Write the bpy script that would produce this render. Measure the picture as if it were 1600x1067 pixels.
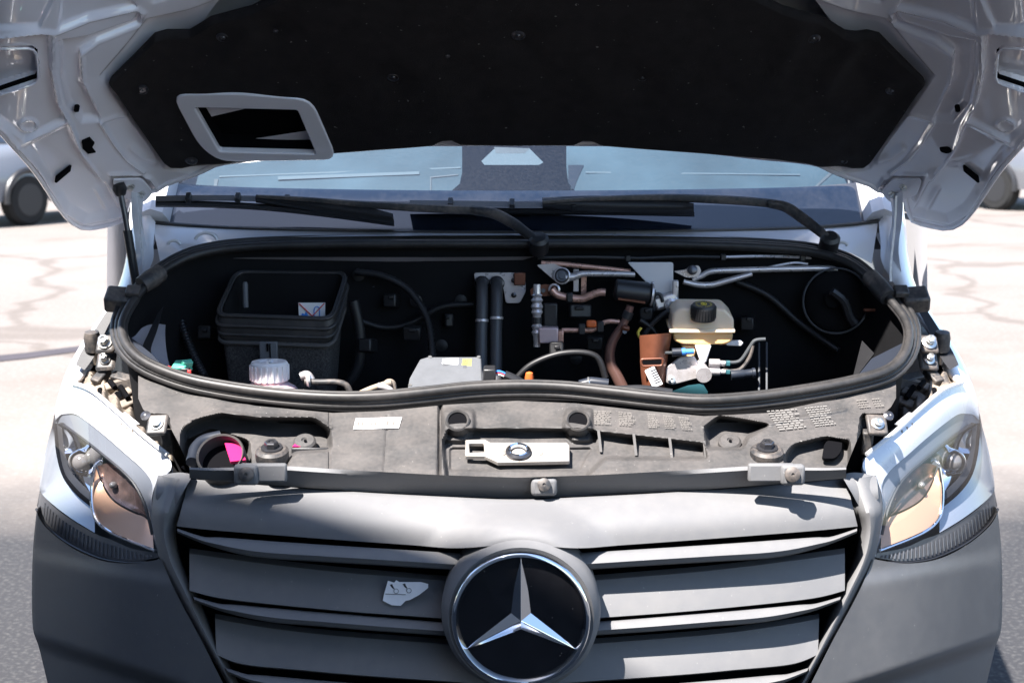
import bpy, bmesh, math, random
import numpy as np
from mathutils import Vector, Matrix
R = math.radians
random.seed(7)
scene = bpy.context.scene
for o in list(bpy.data.objects): bpy.data.objects.remove(o)
COL = scene.collection

# ------------------------------------------------------------------ camera
CAM = Vector((0.0, -2.60, 1.78)); PITCH = R(9.0); F = 2383.0; CX, CY = 808.0, 533.5
cd = bpy.data.cameras.new('camera'); cam = bpy.data.objects.new('camera', cd); COL.objects.link(cam)
cam.location = CAM; cam.rotation_euler = (R(90) - PITCH, 0, 0)
cd.sensor_width = 36.0; cd.lens = 36.0 * F / 1600.0; cd.shift_x = -(CX - 800) / 1600.0
cd.clip_start = 0.05; cd.clip_end = 900
cd.dof.use_dof = True; cd.dof.focus_distance = 3.0; cd.dof.aperture_fstop = 7.1
scene.camera = cam
# ------------------------------------------------------------------ sky, sun, exposure
SUN = Vector((-0.72, -1.0, 1.93)).normalized()          # direction towards the sun
EL = math.asin(SUN.z); AZ = math.atan2(SUN.x, SUN.y)
w = bpy.data.worlds.new('World'); scene.world = w; w.use_nodes = True
nt = w.node_tree; bg = nt.nodes['Background']
sky = nt.nodes.new('ShaderNodeTexSky'); sky.sky_type = 'NISHITA'; sky.sun_disc = False
sky.sun_elevation = EL; sky.sun_rotation = AZ; sky.air_density = 1.0; sky.dust_density = 0.6; sky.ozone_density = 1.5
nt.links.new(sky.outputs[0], bg.inputs[0]); bg.inputs[1].default_value = 0.10
sl = bpy.data.lights.new('sun', 'SUN'); sl.energy = 5.0; sl.angle = R(0.53); sl.color = (1.0, 0.95, 0.90)
so = bpy.data.objects.new('sun', sl); COL.objects.link(so); so.location = SUN * 30
so.rotation_euler = SUN.to_track_quat('Z', 'Y').to_euler()
vs = scene.view_settings; vs.view_transform = 'Standard'; vs.look = 'None'; vs.gamma = 1.0; vs.use_curve_mapping = False
vs.exposure = 2.0
scene.render.engine = 'CYCLES'
cy = scene.cycles; cy.max_bounces = 8; cy.diffuse_bounces = 4; cy.glossy_bounces = 4; cy.transparent_max_bounces = 10
cy.sample_clamp_indirect = 4.0; cy.use_denoising = True; cy.caustics_reflective = False; cy.caustics_refractive = False

# ------------------------------------------------------------------ projection helpers (photo pixel -> point on a real surface)
FW = Vector((0, math.cos(PITCH), -math.sin(PITCH))); UPV = Vector((0, math.sin(PITCH), math.cos(PITCH))); XV = Vector((1, 0, 0))
SIDE = 1
def ray(px, py):
    return (FW * F + XV * ((px - CX) * SIDE) + UPV * (CY - py)) / F
def U(px, py, y):
    d = ray(px, py); return CAM + d * ((y - CAM.y) / d.y)
def UP(px, py, p0, n):
    d = ray(px, py); return CAM + d * ((p0 - CAM).dot(n) / d.dot(n))
def UZ(px, py, z):
    d = ray(px, py); return CAM + d * ((z - CAM.z) / d.z)
def nearer(p, m):                                   # m metres towards the eye along the line of sight
    v = CAM - p; return p + v.normalized() * m
def plane(a, b):                                    # plane through two (y, z) points, level in X; normal points up / forward
    d = Vector((0, b[0] - a[0], b[1] - a[1])); n = Vector((0, -d.z, d.y)).normalized(); return Vector((0, a[0], a[1])), n
RIM = plane((0.30, 1.205), (0.78, 1.46))
SLAM = plane((0.12, 1.107), (0.30, 1.19))
def rim(px, py, off=0.0): return UP(px, py, RIM[0] + RIM[1] * off, RIM[1])
def slam(px, py, off=0.0): return UP(px, py, SLAM[0] + SLAM[1] * off, SLAM[1])
HP0 = Vector((0, 0.80, 1.672)); HN = Vector((0, -0.627, -0.779)).normalized()
def sstep(x):
    x = min(1.0, max(0.0, x)); return x * x * (3 - 2 * x)
def hood(px, py, off=0.0):
    p = UP(px, py, HP0, HN)
    k = 1 - 0.095 * sstep((abs(px - CX) - 520) / 300.0)
    p = CAM + (p - CAM) * k
    return p + HN * off
def bow(x):
    a = abs(x); return 0.30 * a * a + (1.4 * (a - 0.6) ** 2 if a > 0.6 else 0)
def G(px, py, yb):                                  # on the bowed front of the van, yb = depth at the middle
    y = yb
    for _ in range(12): y = yb + bow(U(px, py, y).x)
    return U(px, py, y)

# ------------------------------------------------------------------ mesh helpers
def mk(name, verts, faces, mat, parent=None, smooth=35, bevel=0, seg=2, recalc=True):
    me = bpy.data.meshes.new(name); me.from_pydata([tuple(v) for v in verts], [], faces)
    if recalc:
        bm = bmesh.new(); bm.from_mesh(me); bmesh.ops.recalc_face_normals(bm, faces=bm.faces); bm.to_mesh(me); bm.free()
    return fin(name, me, mat, parent, smooth, bevel, seg)
def fin(name, me, mat, parent=None, smooth=35, bevel=0, seg=2):
    if smooth:
        me.polygons.foreach_set('use_smooth', [True] * len(me.polygons)); me.set_sharp_from_angle(angle=R(smooth))
    me.materials.append(mat)
    o = bpy.data.objects.new(name, me); COL.objects.link(o)
    if parent is not None: o.parent = parent
    if bevel:
        b = o.modifiers.new('bevel', 'BEVEL'); b.width = bevel; b.segments = seg; b.limit_method = 'ANGLE'; b.angle_limit = R(40)
    return o
def cr(pts, n, closed=False):                       # smooth curve through points, n samples evenly by length
    P = [np.array(p, float) for p in pts]; m = len(P); dense = []
    rng = range(m) if closed else range(m - 1)
    for i in rng:
        if closed: a, b, c, d = P[(i - 1) % m], P[i], P[(i + 1) % m], P[(i + 2) % m]
        else: a, b, c, d = P[max(i - 1, 0)], P[i], P[i + 1], P[min(i + 2, m - 1)]
        for k in range(14):
            t = k / 14.0
            dense.append(0.5 * (2 * b + (c - a) * t + (2 * a - 5 * b + 4 * c - d) * t * t + (3 * b - a - 3 * c + d) * t ** 3))
    dense.append(P[0] if closed else P[-1])
    return lin(dense, n, closed)
def lin(pts, n, closed=False):
    P = np.array([np.array(p, float) for p in pts])
    L = np.concatenate([[0], np.cumsum(np.linalg.norm(np.diff(P, axis=0), axis=1))])
    s = np.linspace(0, L[-1], n + 1)[:-1] if closed else np.linspace(0, L[-1], n)
    return [np.array([np.interp(q, L, P[:, k]) for k in range(P.shape[1])]) for q in s]
def grid(name, rows, mat, parent=None, th=0.0, smooth=35, bevel=0, closed=False):
    # rows of points -> sheet; th > 0 adds a back layer th metres further from the eye and closes the rim
    nr, nc = len(rows), len(rows[0]); V = [v for r in rows for v in r]; Fc = []
    cc = nc if closed else nc - 1
    for i in range(nr - 1):
        for j in range(cc):
            k = (j + 1) % nc; Fc.append((i * nc + j, i * nc + k, (i + 1) * nc + k, (i + 1) * nc + j))
    if th:
        b = nr * nc; V = V + [nearer(v, -th) for v in V]
        Fc += [tuple(x + b for x in reversed(f)) for f in list(Fc)]
        loop = [j for j in range(nc)] + [i * nc + nc - 1 for i in range(1, nr)] + [(nr - 1) * nc + j for j in range(nc - 2, -1, -1)] + [i * nc for i in range(nr - 2, 0, -1)]
        for q in range(len(loop)):
            a, c = loop[q], loop[(q + 1) % len(loop)]; Fc.append((a, c, c + b, a + b))
    return mk(name, V, Fc, mat, parent, smooth, bevel)
def ruled(name, A, B, fn, mat, parent=None, nu=40, nv=10, th=0.006, smooth=40, curve=cr, prof=None, bevel=0):
    # sheet between two pixel curves; fn(px, py, v) -> point
    a = curve(A, nu); b = curve(B, nu); rows = []
    for i in range(nv):
        v = i / (nv - 1.0); rows.append([fn(*(a[j] * (1 - v) + b[j] * v), v) for j in range(nu)])
    return grid(name, rows, mat, parent, th, smooth, bevel)
def poly(name, outer, vec, mat, parent=None, holes=(), bevel=0, smooth=35, seg=2):
    # flat polygon (3-D points) with holes, given thickness vec
    bm = bmesh.new()
    for loop in [outer] + list(holes):
        vs_ = [bm.verts.new(tuple(p)) for p in loop]
        for i in range(len(vs_)): bm.edges.new((vs_[i], vs_[(i + 1) % len(vs_)]))
    if holes: bmesh.ops.triangle_fill(bm, edges=bm.edges[:], use_beauty=True, use_dissolve=False)
    else: bm.faces.new(bm.verts[:])
    if vec is not None:
        ex = bmesh.ops.extrude_face_region(bm, geom=bm.faces[:])
        for v in [g for g in ex['geom'] if isinstance(g, bmesh.types.BMVert)]: v.co += Vector(vec)
    bmesh.ops.recalc_face_normals(bm, faces=bm.faces[:])
    me = bpy.data.meshes.new(name); bm.to_mesh(me); bm.free()
    return fin(name, me, mat, parent, smooth, bevel, seg)
def rpoly(pts, r, n=5):                             # round the corners of a pixel polygon
    out = []; m = len(pts)
    for i in range(m):
        p = np.array(pts[i], float); a = np.array(pts[i - 1], float); b = np.array(pts[(i + 1) % m], float)
        ra = min(r, 0.45 * np.linalg.norm(a - p)); rb = min(r, 0.45 * np.linalg.norm(b - p))
        s = p + (a - p) / np.linalg.norm(a - p) * ra; e = p + (b - p) / np.linalg.norm(b - p) * rb
        for k in range(n):
            t = k / (n - 1.0); out.append(s * (1 - t) ** 2 + p * 2 * t * (1 - t) + e * t * t)
    return out
def frames(P, closed):
    n = len(P); T = []
    for i in range(n):
        a = P[(i - 1) % n] if closed or i > 0 else P[i]; b = P[(i + 1) % n] if closed or i < n - 1 else P[i]
        T.append((b - a).normalized())
    ref = Vector((0, 0, 1)) if abs(T[0].z) < 0.9 else Vector((0, 1, 0)); out = []
    N = (ref - T[0] * ref.dot(T[0])).normalized()
    for t in T:
        N = (N - t * N.dot(t)).normalized(); out.append((N, t.cross(N)))
    return out
def tube(name, pts, r, mat, parent=None, n=10, m=None, closed=False, smoothpath=True, flat=1.0, cap=True):
    P = [Vector(p) for p in pts]; k = len(P)
    if smoothpath and k > 2: m = m or k * 6; P = [Vector(q) for q in cr(P, m, closed)]
    elif m: P = [Vector(q) for q in lin(P, m, closed)]
    rs = np.interp(np.linspace(0, 1, len(P)), np.linspace(0, 1, len(r)), r) if isinstance(r, (list, tuple)) else [r] * len(P)
    fr = frames(P, closed); V = []; Fc = []
    for p, (a, b), q in zip(P, fr, rs):
        for j in range(n):
            an = 2 * math.pi * j / n; V.append(p + (a * math.cos(an) + b * math.sin(an) * flat) * q)
    L = len(P)
    for i in range(L if closed else L - 1):
        for j in range(n):
            i2 = (i + 1) % L; Fc.append((i * n + j, i * n + (j + 1) % n, i2 * n + (j + 1) % n, i2 * n + j))
    if not closed and cap: Fc += [tuple(range(n - 1, -1, -1)), tuple((L - 1) * n + j for j in range(n))]
    return mk(name, V, Fc, mat, parent, 40)
OPEN_RINGS = {'badge_ring', 'projector_ring', 'socket_rim', 'bracket_ring', 'bush_collar', 'hose_band', 'hose_collar', 'hose_clamp', 'stub_ring', 'booster_rim', 'air_mouth', 'printed_ring', 'wheel'}
def lathe(name, prof, c, axis, mat, parent=None, n=24, smooth=35, ref=None, bevel=0):
    axis = Vector(axis).normalized(); ref = Vector(ref or (1, 0, 0)); a = (ref - axis * ref.dot(axis)).normalized(); b = axis.cross(a)
    V = []; Fc = []; c = Vector(c)
    for (r, h) in prof:
        for j in range(n):
            t = 2 * math.pi * j / n; V.append(c + axis * h + (a * math.cos(t) + b * math.sin(t)) * max(r, 1e-5))
    for i in range(len(prof) - 1):
        for j in range(n): Fc.append((i * n + j, i * n + (j + 1) % n, (i + 1) * n + (j + 1) % n, (i + 1) * n + j))
    if name in OPEN_RINGS:
        k = len(prof) - 1
        Fc += [(k * n + j, k * n + (j + 1) % n, (j + 1) % n, j) for j in range(n)]
    else: Fc += [tuple(range(n - 1, -1, -1)), tuple((len(prof) - 1) * n + j for j in range(n))]
    return mk(name, V, Fc, mat, parent, smooth, bevel)
def box(name, c, s, mat, parent=None, bevel=0.003, ax=None, taper=1.0):
    # ax = (x, y, z) axes; taper scales the top
    x, y, z = ax or (Vector((1, 0, 0)), Vector((0, 1, 0)), Vector((0, 0, 1))); c = Vector(c); V = []
    for k in (-1, 1):
        f = taper if k > 0 else 1.0
        for (i, j) in ((-1, -1), (1, -1), (1, 1), (-1, 1)): V.append(c + x * (i * s[0] / 2 * f) + y * (j * s[1] / 2 * f) + z * (k * s[2] / 2))
    return mk(name, V, [(3, 2, 1, 0), (4, 5, 6, 7), (0, 1, 5, 4), (1, 2, 6, 5), (2, 3, 7, 6), (3, 0, 4, 7)], mat, parent, 35, bevel)
def axes(n, up=(1, 0, 0)):                          # orthonormal axes with z = n
    n = Vector(n).normalized(); x = Vector(up); x = (x - n * x.dot(n)).normalized(); return (x, n.cross(x), n)
def thing(name, label, cat, group=None, loc=(0, 0, 0)):
    o = bpy.data.objects.new(name, None); COL.objects.link(o); o.location = loc; o.empty_display_size = 0.2
    tag(o, label, cat, group); return o
def tag(o, label, cat=None, group=None):
    o['label'] = label
    if cat: o['category'] = cat
    if group: o['group'] = group
    return o
def structure(o): o['kind'] = 'structure'; return o

# ------------------------------------------------------------------ materials
def mat(name, col, rough=0.5, metal=0.0, spec=0.5, coat=0.0, var=0.0, vscale=8.0, bump=0.0, bscale=200.0, dust=None, dscale=6.0, damt=0.5, drange=(0.42, 0.62), ior=None, sheen=0.0, sss=0.0, roughvar=0.0, specks=None):
    m = bpy.data.materials.new(name); m.use_nodes = True; t = m.node_tree; N = t.nodes; L = t.links; b = N['Principled BSDF']
    b.inputs['Base Color'].default_value = (*col, 1); b.inputs['Roughness'].default_value = rough; b.inputs['Metallic'].default_value = metal
    b.inputs['Specular IOR Level'].default_value = spec; b.inputs['Coat Weight'].default_value = coat; b.inputs['Coat Roughness'].default_value = 0.02
    if sheen: b.inputs['Sheen Weight'].default_value = sheen
    if sss: b.inputs['Subsurface Weight'].default_value = sss; b.inputs['Subsurface Radius'].default_value = (0.02, 0.014, 0.008); b.inputs['Subsurface Scale'].default_value = 0.5
    tc = N.new('ShaderNodeTexCoord'); src = None
    def noise(s, det=4):
        n = N.new('ShaderNodeTexNoise'); n.inputs['Scale'].default_value = s; n.inputs['Detail'].default_value = det; L.new(tc.outputs['Object'], n.inputs['Vector']); return n
    if var:
        n = noise(vscale); r = N.new('ShaderNodeMapRange'); r.inputs[1].default_value = 0.3; r.inputs[2].default_value = 0.7; r.inputs[3].default_value = 1 - var; r.inputs[4].default_value = 1 + var
        L.new(n.outputs[0], r.inputs[0]); mx = N.new('ShaderNodeMix'); mx.data_type = 'RGBA'; mx.blend_type = 'MULTIPLY'; mx.inputs[0].default_value = 1.0
        mx.inputs[6].default_value = (*col, 1); L.new(r.outputs[0], mx.inputs[7]); src = mx.outputs[2]
    if dust is not None:
        n = noise(dscale, 6); n2 = noise(dscale * 9, 4); ad = N.new('ShaderNodeMath'); ad.operation = 'MULTIPLY_ADD'; ad.inputs[1].default_value = 0.35; L.new(n2.outputs[0], ad.inputs[0]); 
        sc_ = N.new('ShaderNodeMath'); sc_.operation = 'MULTIPLY'; sc_.inputs[1].default_value = 0.65; L.new(n.outputs[0], sc_.inputs[0]); L.new(sc_.outputs[0], ad.inputs[2])
        r = N.new('ShaderNodeMapRange'); r.inputs[1].default_value = drange[0]; r.inputs[2].default_value = drange[1]; r.inputs[3].default_value = 0; r.inputs[4].default_value = damt; L.new(ad.outputs[0], r.inputs[0])
        mx = N.new('ShaderNodeMix'); mx.data_type = 'RGBA'; L.new(r.outputs[0], mx.inputs[0]); mx.inputs[6].default_value = (*col, 1)
        if src: L.new(src, mx.inputs[6])
        mx.inputs[7].default_value = (*dust, 1); src = mx.outputs[2]
        rr = N.new('ShaderNodeMapRange'); rr.inputs[3].default_value = rough; rr.inputs[4].default_value = min(1, rough + 0.35); L.new(r.outputs[0], rr.inputs[0]); L.new(rr.outputs[0], b.inputs['Roughness'])
    elif roughvar:
        n = noise(vscale * 2, 5); rr = N.new('ShaderNodeMapRange'); rr.inputs[1].default_value = 0.3; rr.inputs[2].default_value = 0.7; rr.inputs[3].default_value = max(0.02, rough - roughvar); rr.inputs[4].default_value = rough + roughvar
        L.new(n.outputs[0], rr.inputs[0]); L.new(rr.outputs[0], b.inputs['Roughness'])
    if specks:
        n = noise(specks, 1); r = N.new('ShaderNodeMapRange'); r.inputs[1].default_value = 0.765; r.inputs[2].default_value = 0.80; r.inputs[3].default_value = 0; r.inputs[4].default_value = 0.4; L.new(n.outputs[0], r.inputs[0])
        mx = N.new('ShaderNodeMix'); mx.data_type = 'RGBA'; L.new(r.outputs[0], mx.inputs[0]); mx.inputs[6].default_value = (*col, 1); mx.inputs[7].default_value = (0.4, 0.38, 0.36, 1)
        if src: L.new(src, mx.inputs[6])
        src = mx.outputs[2]
    if src: L.new(src, b.inputs['Base Color'])
    if bump:
        n = noise(bscale, 3); bp = N.new('ShaderNodeBump'); bp.inputs['Strength'].default_value = bump; bp.inputs['Distance'].default_value = 0.002; L.new(n.outputs[0], bp.inputs['Height']); L.new(bp.outputs[0], b.inputs['Normal'])
    return m
def clear(name, tint, refl=0.08, rough=0.02, power=5.0, grey=None, greyamt=0.0):
    # clear or tinted pane: light passes straight through, sky mirrors off it more at a slant
    m = bpy.data.materials.new(name); m.use_nodes = True; t = m.node_tree; N = t.nodes; L = t.links
    out = N['Material Output']; N.remove(N['Principled BSDF'])
    tr = N.new('ShaderNodeBsdfTransparent'); tr.inputs[0].default_value = (*tint, 1); gl = N.new('ShaderNodeBsdfGlossy'); gl.inputs['Roughness'].default_value = rough
    lw = N.new('ShaderNodeLayerWeight'); lw.inputs[0].default_value = 0.5; pw = N.new('ShaderNodeMath'); pw.operation = 'POWER'; pw.inputs[1].default_value = power; L.new(lw.outputs['Facing'], pw.inputs[0])
    mp = N.new('ShaderNodeMath'); mp.operation = 'MULTIPLY_ADD'; mp.inputs[1].default_value = 1 - refl; mp.inputs[2].default_value = refl; L.new(pw.outputs[0], mp.inputs[0]); mx = N.new('ShaderNodeMixShader'); L.new(mp.outputs[0], mx.inputs[0]); L.new(tr.outputs[0], mx.inputs[1]); L.new(gl.outputs[0], mx.inputs[2])
    last = mx.outputs[0]
    if grey:
        df = N.new('ShaderNodeBsdfDiffuse'); df.inputs[0].default_value = (*grey, 1); m2 = N.new('ShaderNodeMixShader')
        tc = N.new('ShaderNodeTexCoord'); n1 = N.new('ShaderNodeTexNoise'); n1.inputs['Scale'].default_value = 160; n1.inputs['Detail'].default_value = 8; L.new(tc.outputs['Object'], n1.inputs[0])
        r = N.new('ShaderNodeMapRange'); r.inputs[1].default_value = 0.35; r.inputs[2].default_value = 0.75; r.inputs[3].default_value = 0; r.inputs[4].default_value = greyamt; L.new(n1.outputs[0], r.inputs[0])
        L.new(r.outputs[0], m2.inputs[0]); L.new(last, m2.inputs[1]); L.new(df.outputs[0], m2.inputs[2]); last = m2.outputs[0]
    L.new(last, out.inputs[0]); return m
DUST = (0.36, 0.29, 0.24)
M = dict(
 white=mat('white paint', (0.72, 0.71, 0.73), 0.18, coat=0.6, var=0.03, vscale=2.0, roughvar=0.06),
 hoodwhite=mat('white inner hood paint', (0.88, 0.845, 0.875), 0.08, coat=1.0, var=0.03, vscale=5.0, roughvar=0.03),
 grille=mat('grey grained plastic', (0.135, 0.135, 0.140), 0.62, spec=0.42, var=0.04, vscale=3.0, bump=0.16, bscale=1300, dust=(0.22, 0.21, 0.20), dscale=5.0, damt=0.22, specks=210),
 bumper=mat('dark grained bumper plastic', (0.066, 0.068, 0.075), 0.42, spec=0.9, var=0.04, vscale=2.0, bump=0.18, bscale=1300, dust=(0.2, 0.19, 0.18), dscale=5.0, damt=0.12, specks=200),
 carrier=mat('dusty black carrier plastic', (0.046, 0.045, 0.0455), 0.5, spec=0.4, var=0.06, vscale=12, bump=0.15, bscale=900, dust=(0.125, 0.110, 0.102), dscale=14.0, damt=0.5, drange=(0.36, 0.66), specks=210),
 browndust=mat('sun faded dusty plastic', (0.13, 0.11, 0.095), 0.65, var=0.15, vscale=20, bump=0.2, bscale=500, dust=(0.36, 0.29, 0.22), dscale=12.0, damt=0.7),
 black=mat('black plastic', (0.018, 0.018, 0.02), 0.42, var=0.1, vscale=10, bump=0.08, bscale=600),
 blackdust=mat('black plastic with dust', (0.03, 0.03, 0.032), 0.5, dust=DUST, dscale=14, damt=0.3),
 rubber=mat('black rubber', (0.020, 0.0195, 0.020), 0.45, spec=0.5, var=0.06, dust=(0.15, 0.13, 0.12), dscale=9, damt=0.2, drange=(0.42, 0.7)),
 felt=mat('black felt', (0.0165, 0.0135, 0.0135), 0.7, spec=0.25, specks=110, var=0.22, vscale=30, bump=0.45, bscale=420, sheen=0.0),
 fleece=mat('grey speckled fleece', (0.05, 0.048, 0.048), 0.95, spec=0.1, var=0.5, vscale=260, bump=0.8, bscale=420),
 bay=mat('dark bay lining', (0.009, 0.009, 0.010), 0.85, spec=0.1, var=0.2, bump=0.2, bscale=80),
 bayblue=mat('dark blue bay panel', (0.016, 0.02, 0.03), 0.4),
 chrome=mat('chrome', (0.82, 0.83, 0.85), 0.05, metal=1.0),
 satin=mat('satin silver trim', (0.78, 0.79, 0.82), 0.28, metal=0.12, coat=0.3, roughvar=0.05),
 alu=mat('bare aluminium', (0.62, 0.58, 0.58), 0.32, metal=0.55, var=0.12, vscale=30, roughvar=0.1),
 warm=mat('copper toned metal pipe', (0.62, 0.36, 0.28), 0.28, metal=0.45, var=0.15, vscale=30, roughvar=0.1),
 orange=mat('orange brown painted metal', (0.17, 0.06, 0.033), 0.4, metal=0.3, var=0.2, vscale=25),
 orangep=mat('orange plastic', (0.65, 0.13, 0.03), 0.4),
 steel=mat('dusty zinc plate', (0.40, 0.375, 0.35), 0.42, metal=0.5, var=0.15, vscale=30, dust=(0.27, 0.235, 0.20), dscale=15, damt=0.5),
 bolt=mat('zinc bolt', (0.62, 0.61, 0.58), 0.3, metal=0.9, var=0.1, vscale=60),
 dkbolt=mat('dark plated bolt', (0.10, 0.10, 0.11), 0.3, metal=0.8, var=0.1, vscale=60),
 amber=mat('amber reflector', (0.66, 0.40, 0.26), 0.25, metal=0.4),
 pocket=mat('smoky turn signal pocket', (0.16, 0.11, 0.10), 0.2, metal=0.5, var=0.3, vscale=50),
 dark=mat('deep black', (0.004, 0.004, 0.005), 0.9, spec=0.05),
 gloss=mat('gloss black badge plate', (0.010, 0.010, 0.012), 0.16, coat=0.4, var=0.2, vscale=30, roughvar=0.04, specks=110),
 tank=mat('cream translucent tank', (0.88, 0.70, 0.52), 0.35, sss=0.35, var=0.06, vscale=20),
 tankamb=mat('amber fluid level', (0.85, 0.54, 0.25), 0.35, sss=0.35),
 cap=mat('white tank plastic', (0.74, 0.72, 0.73), 0.4, sss=0.1),
 pinktank=mat('tank with pink coolant', (0.76, 0.56, 0.60), 0.35, sss=0.2, var=0.1, vscale=25),
 green=mat('green connector', (0.08, 0.42, 0.30), 0.4), red=mat('red plastic', (0.62, 0.05, 0.05), 0.4), blue=mat('blue plastic', (0.05, 0.22, 0.62), 0.4),
 pink=mat('magenta packing tag', (0.50, 0.008, 0.10), 0.5), teal=mat('teal plate', (0.05, 0.17, 0.20), 0.4, metal=0.4),
 yellow=mat('yellow print', (0.72, 0.58, 0.08), 0.5), paper=mat('white label', (0.74, 0.73, 0.73), 0.6, var=0.04, vscale=40), print_=mat('pale print', (0.135, 0.125, 0.115), 0.6),
 ink=mat('dark print', (0.05, 0.05, 0.055), 0.6), ecu=mat('grey cast housing', (0.10, 0.105, 0.115), 0.5, var=0.08, vscale=40, bump=0.1),
 grey=mat('grey painted inner panel', (0.36, 0.34, 0.37), 0.35, coat=0.2, var=0.08, vscale=10),
 shade=mat('pale cabin panel', (0.048, 0.075, 0.095), 0.75, var=0.4, vscale=4), shade2=mat('bright cabin trim', (0.115, 0.14, 0.16), 0.5), dash=mat('dark dashboard', (0.045, 0.045, 0.052), 0.6, var=0.1, vscale=20),
 frit=mat('black glass border', (0.006, 0.010, 0.020), 0.08, spec=1.0, dust=(0.3, 0.3, 0.32), dscale=9, damt=0.03),
 glass=clear('windshield glass', (0.66, 0.74, 0.78), refl=0.11, rough=0.01, grey=(0.5, 0.5, 0.52), greyamt=0.015),
 lens=clear('clear headlight lens', (0.93, 0.94, 0.96), refl=0.07, rough=0.02),
 tyre=mat('tyre', (0.008, 0.008, 0.008), 0.9, var=0.2, vscale=10), silver=mat('silver car paint', (0.13, 0.133, 0.145), 0.25, metal=0.3, coat=0.5), lightblue=mat('pale car paint', (0.11, 0.12, 0.14), 0.2, coat=0.6),
 rim_=mat('wheel alloy', (0.03, 0.03, 0.032), 0.5, metal=0.4), carglass=mat('dark car glass', (0.01, 0.012, 0.015), 0.05, spec=0.8), stucco=mat('pale render wall', (0.13, 0.135, 0.15), 0.85, var=0.08, vscale=0.8, bump=0.3, bscale=40),
 pocketg=mat('smoked lamp strip', (0.10, 0.10, 0.105), 0.3, spec=0.6), rubber2=mat('heater hose rubber', (0.05, 0.05, 0.055), 0.45, var=0.1), pinkalu=mat('pinkish cast block', (0.55, 0.42, 0.43), 0.4, metal=0.3), pipe=mat('dark copper pipe', (0.22, 0.12, 0.10), 0.3, metal=0.5), pipeblk=mat('coated steel line', (0.06, 0.065, 0.07), 0.35),
 bezel2=mat('grey silver inner bezel', (0.36, 0.385, 0.43), 0.2, metal=0.35, coat=0.3, roughvar=0.05), print2=mat('worn white print', (0.17, 0.163, 0.155), 0.6), scrap=mat('bright paper', (0.85, 0.85, 0.87), 0.6, var=0.04, vscale=60),
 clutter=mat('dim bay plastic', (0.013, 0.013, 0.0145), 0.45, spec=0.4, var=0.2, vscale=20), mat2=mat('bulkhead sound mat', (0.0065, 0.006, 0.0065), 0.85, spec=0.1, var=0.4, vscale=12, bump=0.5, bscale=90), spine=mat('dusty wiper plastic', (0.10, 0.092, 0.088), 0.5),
 bulb=mat('smoky bulb glass', (0.16, 0.15, 0.145), 0.06, spec=1.0), windowg=mat('window glass', (0.02, 0.025, 0.03), 0.06, spec=0.8),
)
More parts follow.
